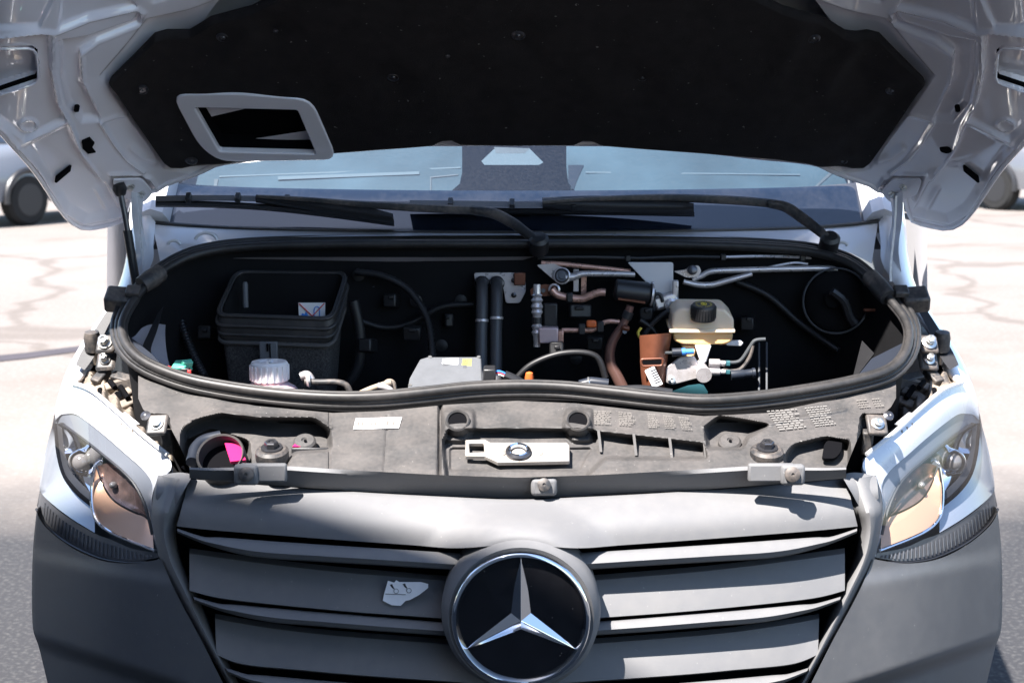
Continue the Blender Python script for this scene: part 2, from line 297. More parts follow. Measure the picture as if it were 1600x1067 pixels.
# ------------------------------------------------------------------ ground
def ground_mat(name, base, dark, speck, sscale, crack=False):
    m = bpy.data.materials.new(name); m.use_nodes = True; t = m.node_tree; N = t.nodes; L = t.links; b = N['Principled BSDF']; b.inputs['Roughness'].default_value = 0.9; b.inputs['Specular IOR Level'].default_value = 0.2
    tc = N.new('ShaderNodeTexCoord')
    def noise(s, d=6):
        n = N.new('ShaderNodeTexNoise'); n.inputs['Scale'].default_value = s; n.inputs['Detail'].default_value = d; L.new(tc.outputs['Object'], n.inputs[0]); return n
    def mix(fac, a, c):
        x = N.new('ShaderNodeMix'); x.data_type = 'RGBA'; L.new(fac, x.inputs[0])
        if isinstance(a, tuple): x.inputs[6].default_value = (*a, 1)
        else: L.new(a, x.inputs[6])
        x.inputs[7].default_value = (*c, 1); return x.outputs[2]
    def rng(v, lo, hi, a=0.0, c=1.0):
        r = N.new('ShaderNodeMapRange'); L.new(v, r.inputs[0]); r.inputs[1].default_value = lo; r.inputs[2].default_value = hi; r.inputs[3].default_value = a; r.inputs[4].default_value = c; return r.outputs[0]
    c = mix(rng(noise(0.35).outputs[0], 0.35, 0.7), base, dark)
    c = mix(rng(noise(sscale, 2).outputs[0], 0.52, 0.72, 0, 0.75), c, speck)
    if crack:
        v = N.new('ShaderNodeTexVoronoi'); v.feature = 'DISTANCE_TO_EDGE'; v.inputs['Scale'].default_value = 0.16; wn = noise(0.8); ad = N.new('ShaderNodeVectorMath'); ad.operation = 'MULTIPLY_ADD'; ad.inputs[1].default_value = (1.6, 1.6, 0)
        L.new(wn.outputs[1], ad.inputs[0]); L.new(tc.outputs['Object'], ad.inputs[2]); L.new(ad.outputs[0], v.inputs['Vector'])
        c = mix(rng(v.outputs[0], 0.004, 0.016, 0.5, 0.0), c, (0.085, 0.070, 0.060))
        c = mix(rng(noise(0.9, 8).outputs[0], 0.52, 0.72, 0, 0.5), c, (0.125, 0.103, 0.085))
    # darker speckled ground near the van, fading out along a noisy edge
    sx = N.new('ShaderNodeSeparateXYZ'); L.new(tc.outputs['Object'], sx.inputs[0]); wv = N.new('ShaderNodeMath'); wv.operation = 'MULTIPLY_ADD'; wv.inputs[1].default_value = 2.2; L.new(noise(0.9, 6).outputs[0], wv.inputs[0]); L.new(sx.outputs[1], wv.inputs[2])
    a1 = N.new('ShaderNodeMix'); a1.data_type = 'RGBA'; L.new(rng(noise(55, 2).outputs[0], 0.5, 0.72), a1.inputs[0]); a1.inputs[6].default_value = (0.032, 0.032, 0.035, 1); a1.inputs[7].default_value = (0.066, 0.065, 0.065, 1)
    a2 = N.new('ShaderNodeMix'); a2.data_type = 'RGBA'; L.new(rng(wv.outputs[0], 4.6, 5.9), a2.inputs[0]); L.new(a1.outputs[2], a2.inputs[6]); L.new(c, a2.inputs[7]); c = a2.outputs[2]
    L.new(c, b.inputs['Base Color'])
    n = noise(sscale * 0.8, 4); bp = N.new('ShaderNodeBump'); bp.inputs['Strength'].default_value = 0.5; bp.inputs['Distance'].default_value = 0.01; L.new(n.outputs[0], bp.inputs['Height']); L.new(bp.outputs[0], b.inputs['Normal'])
    return m
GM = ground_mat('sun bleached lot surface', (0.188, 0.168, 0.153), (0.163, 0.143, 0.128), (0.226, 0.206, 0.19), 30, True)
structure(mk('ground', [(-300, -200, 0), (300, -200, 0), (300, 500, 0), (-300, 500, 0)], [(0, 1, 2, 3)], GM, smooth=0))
ln = [U(-60, 557, 11.0)]                            # dark strip painting a cable's shadow on the lot left of the van
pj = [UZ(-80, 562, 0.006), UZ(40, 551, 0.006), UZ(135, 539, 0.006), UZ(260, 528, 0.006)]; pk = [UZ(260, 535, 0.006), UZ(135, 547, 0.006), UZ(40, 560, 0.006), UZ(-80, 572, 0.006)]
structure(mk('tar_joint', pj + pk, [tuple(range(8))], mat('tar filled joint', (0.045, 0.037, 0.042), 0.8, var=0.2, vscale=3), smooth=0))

# ------------------------------------------------------------------ unseen building added so its roof edge shades the left of the bumper
sa, sb = G(300, 750, .11), G(690, 858, .045)
e = (sb - sa) + SUN * ((sa.z - sb.z) / SUN.z); e.z = 0; e.normalize(); bn = Vector((e.y, -e.x, 0)); Q = sa + SUN * 7.5; HB = Q.z; Q.z = 0
bld = thing('workshop_building', 'pale rendered flat-roofed workshop standing behind the photographer', 'building', loc=tuple(Q + bn * 4))
def bq(a, d, z): return Q + e * a + bn * d + Vector((0, 0, z)) - Vector(bld.location)
mk('wall', [bq(-14, 0, 0), bq(4.2, 0, 0), bq(4.2, 9, 0), bq(-14, 9, 0), bq(-14, 0, HB - .35), bq(4.2, 0, HB - .35), bq(4.2, 9, HB - .35), bq(-14, 9, HB - .35)], [(0, 1, 5, 4), (1, 2, 6, 5), (2, 3, 7, 6), (3, 0, 4, 7), (4, 5, 6, 7)], M['stucco'], bld, 0)
mk('parapet', [bq(-14, -.0, HB - .345), bq(4.2, -.0, HB - .345), bq(4.2, 9.1, HB - .345), bq(-14, 9.1, HB - .345), bq(-14, -.0, HB), bq(4.2, -.0, HB), bq(4.2, 9.1, HB), bq(-14, 9.1, HB)], [(0, 1, 5, 4), (1, 2, 6, 5), (2, 3, 7, 6), (3, 0, 4, 7), (4, 5, 6, 7), (3, 2, 1, 0)], M['grey'], bld, 0, bevel=.01)
for k in range(5):
    a = -13 + k * 3.4
    wn_ = mk('window', [bq(a, -.03, 1.2), bq(a + 1.6, -.03, 1.2), bq(a + 1.6, -.03, 2.6), bq(a, -.03, 2.6)], [(0, 1, 2, 3)], M['windowg'], bld, 0)
    for q in ((0, 1.2, 1.6, .06), (0, 2.54, 1.6, .06), (0, 1.26, .06, 1.28), (1.54, 1.26, .06, 1.28)):
        mk('window_frame', [bq(a + q[0] + s * q[2], -.035 - d * .03, q[1] + u * q[3]) for s in (0, 1) for d in (0, 1) for u in (0, 1)], [(0, 1, 3, 2), (4, 6, 7, 5), (0, 4, 5, 1), (2, 3, 7, 6), (0, 2, 6, 4), (1, 5, 7, 3)], M['grey'], wn_, 0)

# ------------------------------------------------------------------ parked cars far behind
def parked_car(label, loc, paint, trim):
    c = thing('parked_car', label, 'car', 'cars parked far across the lot', loc)
    def loft(name, secs, m, parent=c):
        n = len(secs[0]); V = [v for s in secs for v in s]; Fc = []
        for i in range(len(secs) - 1):
            for j in range(n - 1): Fc.append((i * n + j, i * n + j + 1, (i + 1) * n + j + 1, (i + 1) * n + j))
        Fc += [tuple(range(n)), tuple(reversed([(len(secs) - 1) * n + j for j in range(n)]))]
        return mk(name, V, Fc, m, parent, 50)
    def sec(y, hw, z0, zs, zt, in_=0.12):
        return [(-hw, y, z0), (-hw - .02, y, z0 + .25), (-hw, y, zs), (-hw + in_, y, zt), (hw - in_, y, zt), (hw, y, zs), (hw + .02, y, z0 + .25), (hw, y, z0)]
    b = loft('body', [sec(0, .82, .42, .78, .95), sec(.18, .93, .36, .92, 1.06), sec(1.15, .96, .36, 1.02, 1.14), sec(1.6, .97, .36, 1.06, 1.18), sec(4.4, .97, .38, 1.08, 1.18), sec(4.75, .90, .45, 1.0, 1.12)], paint)
    g = loft('cabin', [sec(1.15, .84, 1.10, 1.12, 1.16, .06), sec(1.9, .80, 1.14, 1.60, 1.66), sec(2.6, .80, 1.14, 1.66, 1.74), sec(4.3, .78, 1.14, 1.60, 1.68), sec(4.7, .76, 1.10, 1.12, 1.16, .06)], M['carglass'])
    loft('roof', [sec(1.92, .78, 1.62, 1.66, 1.70), sec(2.6, .80, 1.69, 1.74, 1.79), sec(4.25, .78, 1.63, 1.68, 1.72)], paint)
    mk('bumper', [(x * s, y, z) for (x, y) in ((.95, .30), (.84, -.06), (0, -.12)) for z in (.40, .62) for s in (1,)] + [(-x, y, z) for (x, y) in ((.84, -.06), (.95, .30)) for z in (.40, .62)], [(0, 1, 3, 2), (2, 3, 5, 4), (4, 5, 7, 6), (6, 7, 9, 8)], trim, c, 40)
    box('radiator_grille', (0, .0, .76), (.90, .05, .20), M['black'], c, .01)
    for s in (-1, 1):
        h = box('headlight', (s * .72, .07, .84), (.40, .26, .17), M['lens2'] if 'lens2' in M else M['chrome'], c, .03)
        for y in (.95, 3.75):
            wl = lathe('wheel', [(.20, -.12), (.33, -.12), (.37, -.08), (.37, .08), (.33, .12), (.20, .12)], (s * .86, y, .37), (1, 0, 0), M['tyre'], c, 28, ref=(0, 0, 1))
            tube('wheel_arch', [(s * .975, y + .42 * math.cos(a), .37 + .42 * math.sin(a)) for a in np.linspace(-.1, math.pi + .1, 14)], .045, M['black'], c, 8)
            lathe('rim', [(.02, .02), (.21, .05), (.23, .125), (.21, .125)] if s > 0 else [(.02, -.02), (.21, -.05), (.23, -.125), (.21, -.125)], (s * .86, y, .37), (1, 0, 0), M['rim_'], wl, 20, ref=(0, 0, 1))
    box('lower_skirt', (0, .06, .36), (1.6, .2, .12), M['black'], c, .03)
    for s in (-1, 1): box('fog_lamp', (s * .66, -.02, .52), (.16, .08, .09), M['chrome'], c, .02); box('door_mirror', (s * 1.05, 1.75, 1.16), (.18, .12, .14), paint, c, .03)
    box('licence_plate', (0, -.13, .52), (.36, .015, .11), M['paper'], c, .003)
    return c
parked_car('pale blue-white car whose front wheel shows beyond the hood wing on the left', (-8.28, 18.9, 0), M['lightblue'], M['silver']).rotation_euler.z = R(-30)
parked_car('silver car with dark underside beyond the hood wing on the right', (9.1, 22.0, 0), M['silver'], M['silver']).rotation_euler.z = R(30)

# ------------------------------------------------------------------ the van
van = thing('delivery_van', 'white delivery van seen head on with its hood raised and engine bay open', 'van')
# body shell, cab, wheels
def bsec(y, k=1.0, top=2.98):
    prof = [(.94, .32), (.985, .62), (.99, 1.05), (.975, 1.5), (.91, 2.05), (.84, top - .14), (.62, top - .02), (.3, top), (0, top + .01)]
    left = [Vector((-x * k, y, z)) for x, z in prof]; return left + [Vector((x * k, y, z)) for x, z in reversed(prof[:-1])]
body = grid('body', [bsec(1.82, .985, 2.36), bsec(2.3), bsec(3.5), bsec(5.6), bsec(5.9, .97)], M['white'], van, 0, 30)
mk('bulkhead', [v for v in bsec(2.55, .98, 2.9)], [tuple(range(17))], M['dash'], van, 0)
for SIDE in (1, -1):
    X = -SIDE
    d = grid('front_door', [[(X * .985, .98 + t * .84, .40) for t in (0, .5, 1)], [(X * .99, .98 + t * .84, .95) for t in (0, .5, 1)], [(X * .972, 1.02 + t * .80, 1.50) for t in (0, .5, 1)]], M['white'], van, .0, 30)
    mk('side_window', [(X * .965, 1.06, 1.505), (X * .965, 1.82, 1.505), (X * .895, 1.82, 2.1), (X * .895, 1.66, 2.1)], [(0, 1, 2, 3)], M['carglass'], d, 0)
    tube('pillar', [(X * .845, .955, 1.50), (X * .815, 1.36, 1.90), (X * .75, 1.84, 2.30)], [.045, .042, .05], M['white'], van, 8, flat=.8)
    for y in (1.0, 4.6):
        wl = lathe('wheel', [(.2, -.11), (.31, -.115), (.345, -.08), (.345, .08), (.31, .115), (.2, .11)], (X * .85, y, .345), (1, 0, 0), M['tyre'], van, 32, ref=(0, 0, 1))
        lathe('rim', [(.02, X * .03), (.19, X * .06), (.21, X * .12), (.2, X * .12)], (X * .85, y, .345), (1, 0, 0), M['rim_'], wl, 20, ref=(0, 0, 1))
SIDE = 1

# ------------------------------------------------------------------ windshield, reflection panels, dashboard
WB = [(238, 347), (300, 352), (400, 357), (600, 361.5), (808, 363), (1010, 361.5), (1220, 357), (1310, 352), (1372, 345)]
wb = [U(px, py, .86 + .15 * U(px, py, .9).x ** 2) for px, py in cr(WB, 49)]
wt = [Vector((-.72 + 1.44 * i / 48.0, 1.78 + .12 * (-.72 + 1.44 * i / 48.0) ** 2, 2.28)) for i in range(49)]
def wsrow(v): return [a.lerp(b, v) + Vector((0, -.03 * math.sin(math.pi * v), .03 * math.sin(math.pi * v))) for a, b in zip(wb, wt)]
ws = grid('windshield', [wsrow(.10 + .9 * i / 10.0) for i in range(11)], M['glass'], van, 0, 60)
grid('glass_border', [wsrow(.0 + .10 * i / 4.0) for i in range(5)], M['frit'], ws, .004, 60)
GP0 = Vector((0, .86, 1.487)); GN = Vector((0, -.653, .757)).normalized()
def gl(px, py, off): return UP(px, py, GP0 + GN * off, GN)
def bent(px, py, off):
    p = gl(px, py, off); return U(px, py, p.y + .12 * p.x ** 2)
GB = Vector((0, .012, -.008))  # flat panels and strips below stand in for reflections on the glass
for pts in ([(283, 292), (290, 298), (305, 302), (690, 302), (708, 298), (718, 288), (722, 272), (722, 190), (330, 190), (300, 250)],
            [(885, 190), (885, 262), (888, 285), (896, 300), (905, 303), (1250, 303), (1300, 299), (1325, 290), (1310, 262), (1270, 190)]):
    p_ = poly('cabin_panel', [bent(x, y, -.05) for x, y in lin(pts + pts[:1], 60, False)[:-1]], GB, M['shade'], ws, smooth=0)
for pts, m in (([(434, 276), (655, 268), (655, 272.5), (434, 281)], 'shade2'), ([(342, 275), (720, 261), (720, 263), (342, 277)], 'shade2'), ([(672, 276), (716, 272), (716, 274), (674, 278), (674, 300), (672, 300)], 'ecu'),
               ([(888, 258), (912, 258), (902, 280), (896, 297), (888, 285)], 'blue2'), ([(915, 268), (1250, 272), (1250, 274), (915, 270.5)], 'shade2'), ([(1310, 256), (1318, 256), (1268, 300), (1262, 302)], 'ecu'), ([(757, 258), (842, 258), (849, 254), (828, 233), (772, 233), (752, 252)], 'shade2'), ([(775, 240), (820, 240), (828, 232), (772, 230)], 'ecu'),
               ([(335, 280), (341, 280), (337, 301), (333, 301)], 'ecu')):
    poly('cabin_trim', [bent(x, y, -.048) for x, y in pts], GB * .06, M.get(m, M['bayblue']), ws, smooth=0)
dp = [U(px, 330, .90) for px in (260, 540, 808, 1080, 1350)]
grid('dashboard', [[Vector((x, y, z)) for x in (-.84, -.4, 0, .4, .84)] for (y, z) in ((.90, 1.44), (1.05, 1.50), (1.45, 1.52), (1.55, 1.40))], M['dash'], van, 0)

# wiper 1 reaches left, wiper 2 reaches towards the middle
def wiper(blade, arm, knuckle, pivot, strip, spo):
    b = grid('wiper', [[gl(x, y + dy, .03 + o) for x, y in cr(blade, 30)] for dy, o in ((-1.5, .012), (2, .014), (6.5, .004), (9, -.02))], M['black'], van, .012, 30)
    grid('wiper_spine', [[gl(x, y + dy, .048) for x, y in cr(strip, 24)] for dy in (-5, -1, 4)], M['spine'], b, .012, 30)  # lighter colour paints in the sunlight along the blade top
    ruled('wiper_spoiler', spo[0], spo[1], lambda px, py, v: gl(px, py, .066 - .02 * v + .008 * math.sin(v * math.pi)), M['black'], b, 24, 6, .012)
    tube('wiper_arm', [gl(x, y, .07) for x, y in arm], [.004, .0055, .007, .009, .010, .010], M['blackdust'], b, 8, flat=.7)
    tube('wiper_knuckle', [gl(x, y, .075) for x, y in knuckle], [.010, .0125, .012, .010], M['blackdust'], b, 10, flat=.8)
    lathe('pivot_cap', [(.022, -.03), (.022, .005), (.015, .012), (.001, .014)], gl(pivot[0], pivot[1], .07), GN, M['black'], b, 16)
    for f in (.25, .55, .8):
        x, y = cr(strip, 11)[int(f * 10)]; box('blade_clip', gl(x, y - 1, .055), (.012, .022, .016), M['black'], b, .002, axes(GN))
    return b
wiper([(243, 315), (330, 316), (420, 321), (520, 332), (616, 345)], [(400, 307), (480, 312), (560, 319), (640, 324), (700, 327), (752, 329)], [(740, 329), (772, 334), (800, 348), (820, 362), (838, 375)], (842, 376), [(243, 311), (330, 310), (420, 312), (500, 318)], ([(398, 306), (470, 311), (560, 321), (614, 334)], [(400, 317), (470, 327), (560, 341), (616, 350)]))
wiper([(640, 322), (760, 326), (860, 327), (980, 328), (1085, 330)], [(848, 316), (930, 311), (1030, 309), (1120, 312), (1170, 315), (1212, 319)], [(1200, 318), (1228, 324), (1255, 342), (1276, 358), (1293, 372)], (1297, 374), [(640, 318), (740, 319), (860, 321), (960, 322)], ([(847, 309), (930, 306), (1030, 310), (1084, 318)], [(848, 326), (930, 331), (1030, 333), (1084, 332)]))

# cowl panel between glass and bay
CB = [(250, 408), (285, 394), (345, 378), (420, 372), (600, 369), (808, 368), (1010, 369), (1200, 373), (1275, 380), (1325, 394), (1362, 412)]
cowl = ruled('cowl', [(x, y + 1.5) for x, y in WB], CB, lambda px, py, v: U(px, py, (.86 - .012 - .065 * v) + (.15 - .05 * v) * U(px, py, .85).x ** 2), M['white'], van, 60, 8, .01)
for (x, y, rr) in ((272, 383, 10), (322, 376, 17), (1315, 385, 9)):
    tube('stamped_ridge', [nearer(U(x + rr * math.cos(a), y - rr * .7 * math.sin(a), .845), .01) for a in np.linspace(.1, 3.0, 9)], .004, M['white'], cowl, 6)
tube('glass_gasket', [nearer(U(x, y + 1, .85 + .15 * U(x, y, .9).x ** 2), .006) for x, y in cr(WB, 30)], .005, M['rubber'], van, 6, smoothpath=False)

# ------------------------------------------------------------------ hood, held open
def sdpoly(P, pts):
    # signed distance (negative inside) of pixel points P (n,2) to polygon
    A = np.array(pts, float); B = np.roll(A, -1, axis=0); d = np.full(len(P), 1e9); ins = np.zeros(len(P), bool)
    for a, b in zip(A, B):
        ab = b - a; t = np.clip(((P - a) @ ab) / (ab @ ab), 0, 1); d = np.minimum(d, np.linalg.norm(P - (a + t[:, None] * ab), axis=1))
        c = ((a[1] > P[:, 1]) != (b[1] > P[:, 1])); xi = (b[0] - a[0]) * (P[:, 1] - a[1]) / ((b[1] - a[1]) or 1e-9) + a[0]; ins ^= c & (P[:, 0] < xi)
    return np.where(ins, -d, d)
def sdline(P, pts):
    d = np.full(len(P), 1e9)
    for a, b in zip(pts[:-1], pts[1:]):
        a = np.array(a, float); ab = np.array(b, float) - a; t = np.clip(((P - a) @ ab) / (ab @ ab), 0, 1); d = np.minimum(d, np.linalg.norm(P - (a + t[:, None] * ab), axis=1))
    return d
def smask(d, w): x = np.clip(0.5 - d / w, 0, 1); return x * x * (3 - 2 * x)
PAIR = [((808, -240), (808, -150)), ((400, -234), (650, -130)), ((150, -212), (500, -100)), ((30, -170), (420, -50)), ((-60, -110), (350, 0)), ((-110, 0), (300, 60)), ((-95, 90), (255, 85)), ((-45, 160), (230, 110)), ((0, 203), (220, 130)), ((50, 262), (215, 150)),
        ((95, 325), (222, 170)), ((113, 347), (230, 182)), ((135, 357), (235, 190)), ((165, 352), (242, 203)), ((192, 342), (250, 215)), ((199, 320), (255, 220)), ((208, 302), (262, 226)), ((238, 299), (275, 231)), ((262, 285), (290, 236)), ((330, 266), (350, 232)), ((450, 250), (460, 215)), ((600, 237), (610, 200)), ((700, 231), (700, 192)), ((808, 231), (808, 190))]
HOLE = [(-160, 84), (48, 81), (56, 88), (60, 124), (55, 134), (-160, 205)]
def hood_half():
    out = cr([p[0] for p in PAIR], 14 * 23 + 1); no = []
    oc = []; ic = []
    for i in range(len(PAIR) - 1):
        n = max(4, int(np.hypot(PAIR[i + 1][0][0] - PAIR[i][0][0], PAIR[i + 1][0][1] - PAIR[i][0][1]) / 2.6))
        for k in range(n):
            t = k / n
            def c3(sel):
                a, b, c, d = [np.array(PAIR[min(max(j, 0), len(PAIR) - 1)][sel], float) for j in (i - 1, i, i + 1, i + 2)]
                return 0.5 * (2 * b + (c - a) * t + (2 * a - 5 * b + 4 * c - d) * t * t + (3 * b - a - 3 * c + d) * t ** 3)
            oc.append(c3(0)); ic.append(c3(1))
    oc.append(np.array(PAIR[-1][0], float)); ic.append(np.array(PAIR[-1][1], float))
    MM = 165; S = [1 - (1 - k / MM) ** 1.15 for k in range(MM + 1)]
    P = np.array([ic[j] * (1 - s) + oc[j] * s for s in S for j in range(len(oc))])
    h = np.zeros(len(P))
    def reg(pts, a, wd): 
        nonlocal h; h += a * smask(sdpoly(P, pts), wd)
    def rdg(pts, a, wd):
        nonlocal h; h += a * np.exp(-(sdline(P, pts) / wd) ** 2)
    reg([(158, 120), (230, 34), (300, 16), (470, -44), (808, -70), (830, 245), (400, 266), (300, 268), (258, 262)], -.014, 7)
    reg([(94, 66), (138, 58), (208, 36), (216, 24), (222, 40), (152, 66), (126, 86), (129, 130), (158, 188), (128, 192), (106, 165), (96, 120)], -.016, 8)
    reg([(-120, 62), (0, 62), (73, 54), (77, 110), (88, 160), (102, 190), (38, 218), (-120, 100)], -.010, 7)
    reg(HOLE, -.03, 3)
    reg([(-130, 50), (60, 45), (82, 0), (92, -120), (-130, -120)], -.010, 8)
    reg([(92, 46), (135, 30), (212, 12), (196, -10), (165, -4), (160, -130), (105, -130)], -.012, 8)
    reg([(240, 4), (420, -50), (300, -90), (215, -40)], -.010, 8)
    reg([(42, 229), (106, 198), (126, 236), (163, 286), (186, 328), (136, 341), (108, 323)], -.009, 7)
    reg([(172, 274), (222, 274), (238, 288), (244, 298), (200, 300), (186, 315), (180, 300)], -.012, 5)
    rdg([(-130, 52), (0, 57), (70, 50), (88, 52), (140, 31), (215, 14), (225, 22), (218, 38)], .0065, 2.9)
    rdg([(84, 56), (83, 110), (94, 163), (112, 196), (126, 235), (160, 285)], .0075, 2.8)
    rdg([(222, 40), (152, 66), (126, 86), (129, 130), (158, 190), (180, 225), (200, 250), (225, 268)], .0065, 2.8)
    rdg([(-60, 150), (10, 205), (60, 262), (105, 330), (133, 347), (190, 335)], .008, 3.0)
    rdg([(30, 226), (105, 191)], .005, 3); rdg([(158, 190), (185, 180), (200, 178)], .004, 3)
    ring = np.abs(np.linalg.norm((P - np.array([44, 200])) * np.array([1, 1.5]), axis=1) - 13); h += .005 * np.exp(-(ring / 2.6) ** 2)
    rdg([(172, 273), (205, 271), (235, 277), (248, 296)], .007, 2.6); rdg([(150, 300), (170, 335)], .005, 4); rdg([(208, 232), (225, 245), (243, 250)], .006, 6)
    h += .0012 * np.sin(P[:, 0] * .045 + P[:, 1] * .03) + .001 * np.sin(P[:, 1] * .07 - P[:, 0] * .02)
    n = len(oc); V = [hood(p[0], p[1], hh) for p, hh in zip(P, h)]
    return [V[i * n:(i + 1) * n] for i in range(MM + 1)]
rows = {}
for SIDE in (1, -1): rows[SIDE] = hood_half()
SIDE = 1
full = [list(a) + list(reversed(b))[1:] for a, b in zip(rows[1], [r for r in rows[-1]])]
hd = grid('hood', full, M['hoodwhite'], van, 0, 45)
# outer skin above the inner panel
sk = [[p - HN * .05 for p in r] for r in full[::14]]; sk.insert(0, [p.lerp(Vector((0, .5, 1.96)), .6) - HN * .03 for p in full[0]]); sk[-1] = [p - HN * .004 for p in full[-1]]
grid('hood_skin', sk, M['white'], hd, 0, 60)
tube('hood_hem', [p + HN * .002 for p in full[-1][::6]], .0055, M['hoodwhite'], hd, 8, smoothpath=False)
# black insulation pad with its framed opening
PADL = [(808, -150), (560, -110), (440, -20), (395, 4), (330, 22), (318, 30), (305, 38), (297, 42), (262, 42), (243, 47), (215, 76), (176, 115), (172, 124), (185, 143), (258, 250), (268, 258), (285, 259), (400, 244), (530, 233), (640, 225), (676, 222), (690, 215), (706, 214), (720, 221), (808, 222)]
PAD = PADL + [(2 * CX - x, y) for x, y in reversed(PADL[1:-1])]
FR = rpoly([(270, 134), (375, 132), (488, 142), (529, 236), (345, 239), (312, 214)], 22)
FI = rpoly([(306, 154), (466, 158), (495, 227), (345, 223)], 4)
PT = [(171, 124), (174, 117), (215, 76), (243, 47), (262, 42), (297, 42), (305, 38), (318, 30), (330, 22), (395, 4), (440, -20), (560, -110), (808, -150)]
PB = [(171, 124), (176, 131), (185, 143), (258, 250), (268, 258), (285, 259.5), (400, 244), (530, 233), (640, 225), (676, 222), (690, 215), (706, 214), (720, 221), (808, 222)]
STUDS = ((222, 132), (350, 50), (300, 243), (432, 36), (810, 47), (615, 112), (1003, 112), (1270, 52), (1393, 132), (1315, 243))
px_ = np.concatenate([np.linspace(171.5, 300, 60), np.linspace(302, 808, 110)]); px_ = np.concatenate([px_, (2 * CX - px_)[::-1][1:]]); pa = np.where(px_ <= CX, px_, 2 * CX - px_)
ptop = np.interp(pa, *zip(*PT)); pbot = np.interp(pa, *zip(*PB)); NP = 70
Pp = np.array([(x, a + (b - a) * (.5 - .5 * math.cos(math.pi * i / (NP - 1)) * (abs(math.cos(math.pi * i / (NP - 1))) ** -.35 if i not in (0, NP - 1) and abs(math.cos(math.pi * i / (NP - 1))) > 1e-6 else 1))) for i in range(NP) for x, a, b in zip(px_, ptop, pbot)])
ed_ = np.minimum(np.abs(Pp[:, 1] - np.tile(ptop, NP)), np.abs(Pp[:, 1] - np.tile(pbot, NP))); ed_ = np.minimum(ed_, np.tile(pa, NP) - 171)
ph = .006 + .016 * np.clip(ed_ / 7.0, 0, 1) ** .5
for (x, y) in STUDS: ph -= .009 * np.exp(-(((Pp[:, 0] - x) / 30) ** 2 + ((Pp[:, 1] - y) / 20) ** 2))
for ln_, a_, w_ in (([(1215, 95), (1250, 40)], .008, 16), ([(1290, 120), (1335, 55)], .009, 15), ([(1340, 170), (1390, 120)], .007, 16), ([(1280, 250), (1330, 232)], .006, 12), ([(330, 100), (390, 40)], .007, 18), ([(230, 150), (290, 230)], .004, 14), ([(560, 60), (700, 140)], .004, 40), ([(900, 160), (1060, 60)], .005, 40)): ph += a_ * np.exp(-(sdline(Pp, ln_) / w_) ** 2)
ph += .0012 * np.sin(Pp[:, 0] * .05 + 2 * np.sin(Pp[:, 1] * .03)) * np.clip(ed_ / 20, 0, 1)
keep = sdpoly(Pp, [tuple(q) for q in rpoly([(290, 145), (370, 143), (478, 150), (512, 230), (345, 231), (325, 210)], 10)]) > 0
NX = len(px_); PV = [hood(p[0], p[1], q) for p, q in zip(Pp, ph)]
pad = mk('insulation_pad', PV, [(i * NX + j, i * NX + j + 1, (i + 1) * NX + j + 1, (i + 1) * NX + j) for i in range(NP - 1) for j in range(NX - 1) if keep[i * NX + j] or keep[(i + 1) * NX + j + 1]], M['felt'], hd, 60)
poly('opening_frame', [hood(x, y, .010) for x, y in FR], HN * .016, M['hoodwhite'], hd, holes=[[hood(x, y, .010) for x, y in FI]], bevel=.004)
fi2 = [hood(x, y, .012) for x, y in FI]; fi3 = [p - HN * .036 for p in fi2]; nF = len(fi2)
mk('opening_cavity', fi2 + fi3, [(i, (i + 1) % nF, nF + (i + 1) % nF, nF + i) for i in range(nF)] + [tuple(nF + i for i in range(nF))], M['dark'], hd, 30)
poly('opening_brace', [hood(x, y, -.012) for x, y in [(318, 166), (432, 158), (432, 162), (330, 186)]], HN * .006, M['hoodwhite'], hd)
# soft quilt swells on the pad and its press studs
for (x, y) in ((222, 132), (350, 50), (300, 243), (432, 36), (810, 47), (615, 112), (1003, 112), (1270, 52), (1393, 132), (1315, 243), (700, 75), (880, 150)):
    big = (x, y) not in ((700, 75), (880, 150), (432, 36))
    c = hood(x, y, .0145 if big else .022)
    st = lathe('press_stud', [(.014, -.004), (.014, .001), (.010, .003), (.0095, .0015), (.005, .0015), (.003, .004), (.001, .004)] if big else [(.005, -.002), (.005, .001), (.001, .002)], c, HN, M['dkbolt'], hd, 18)
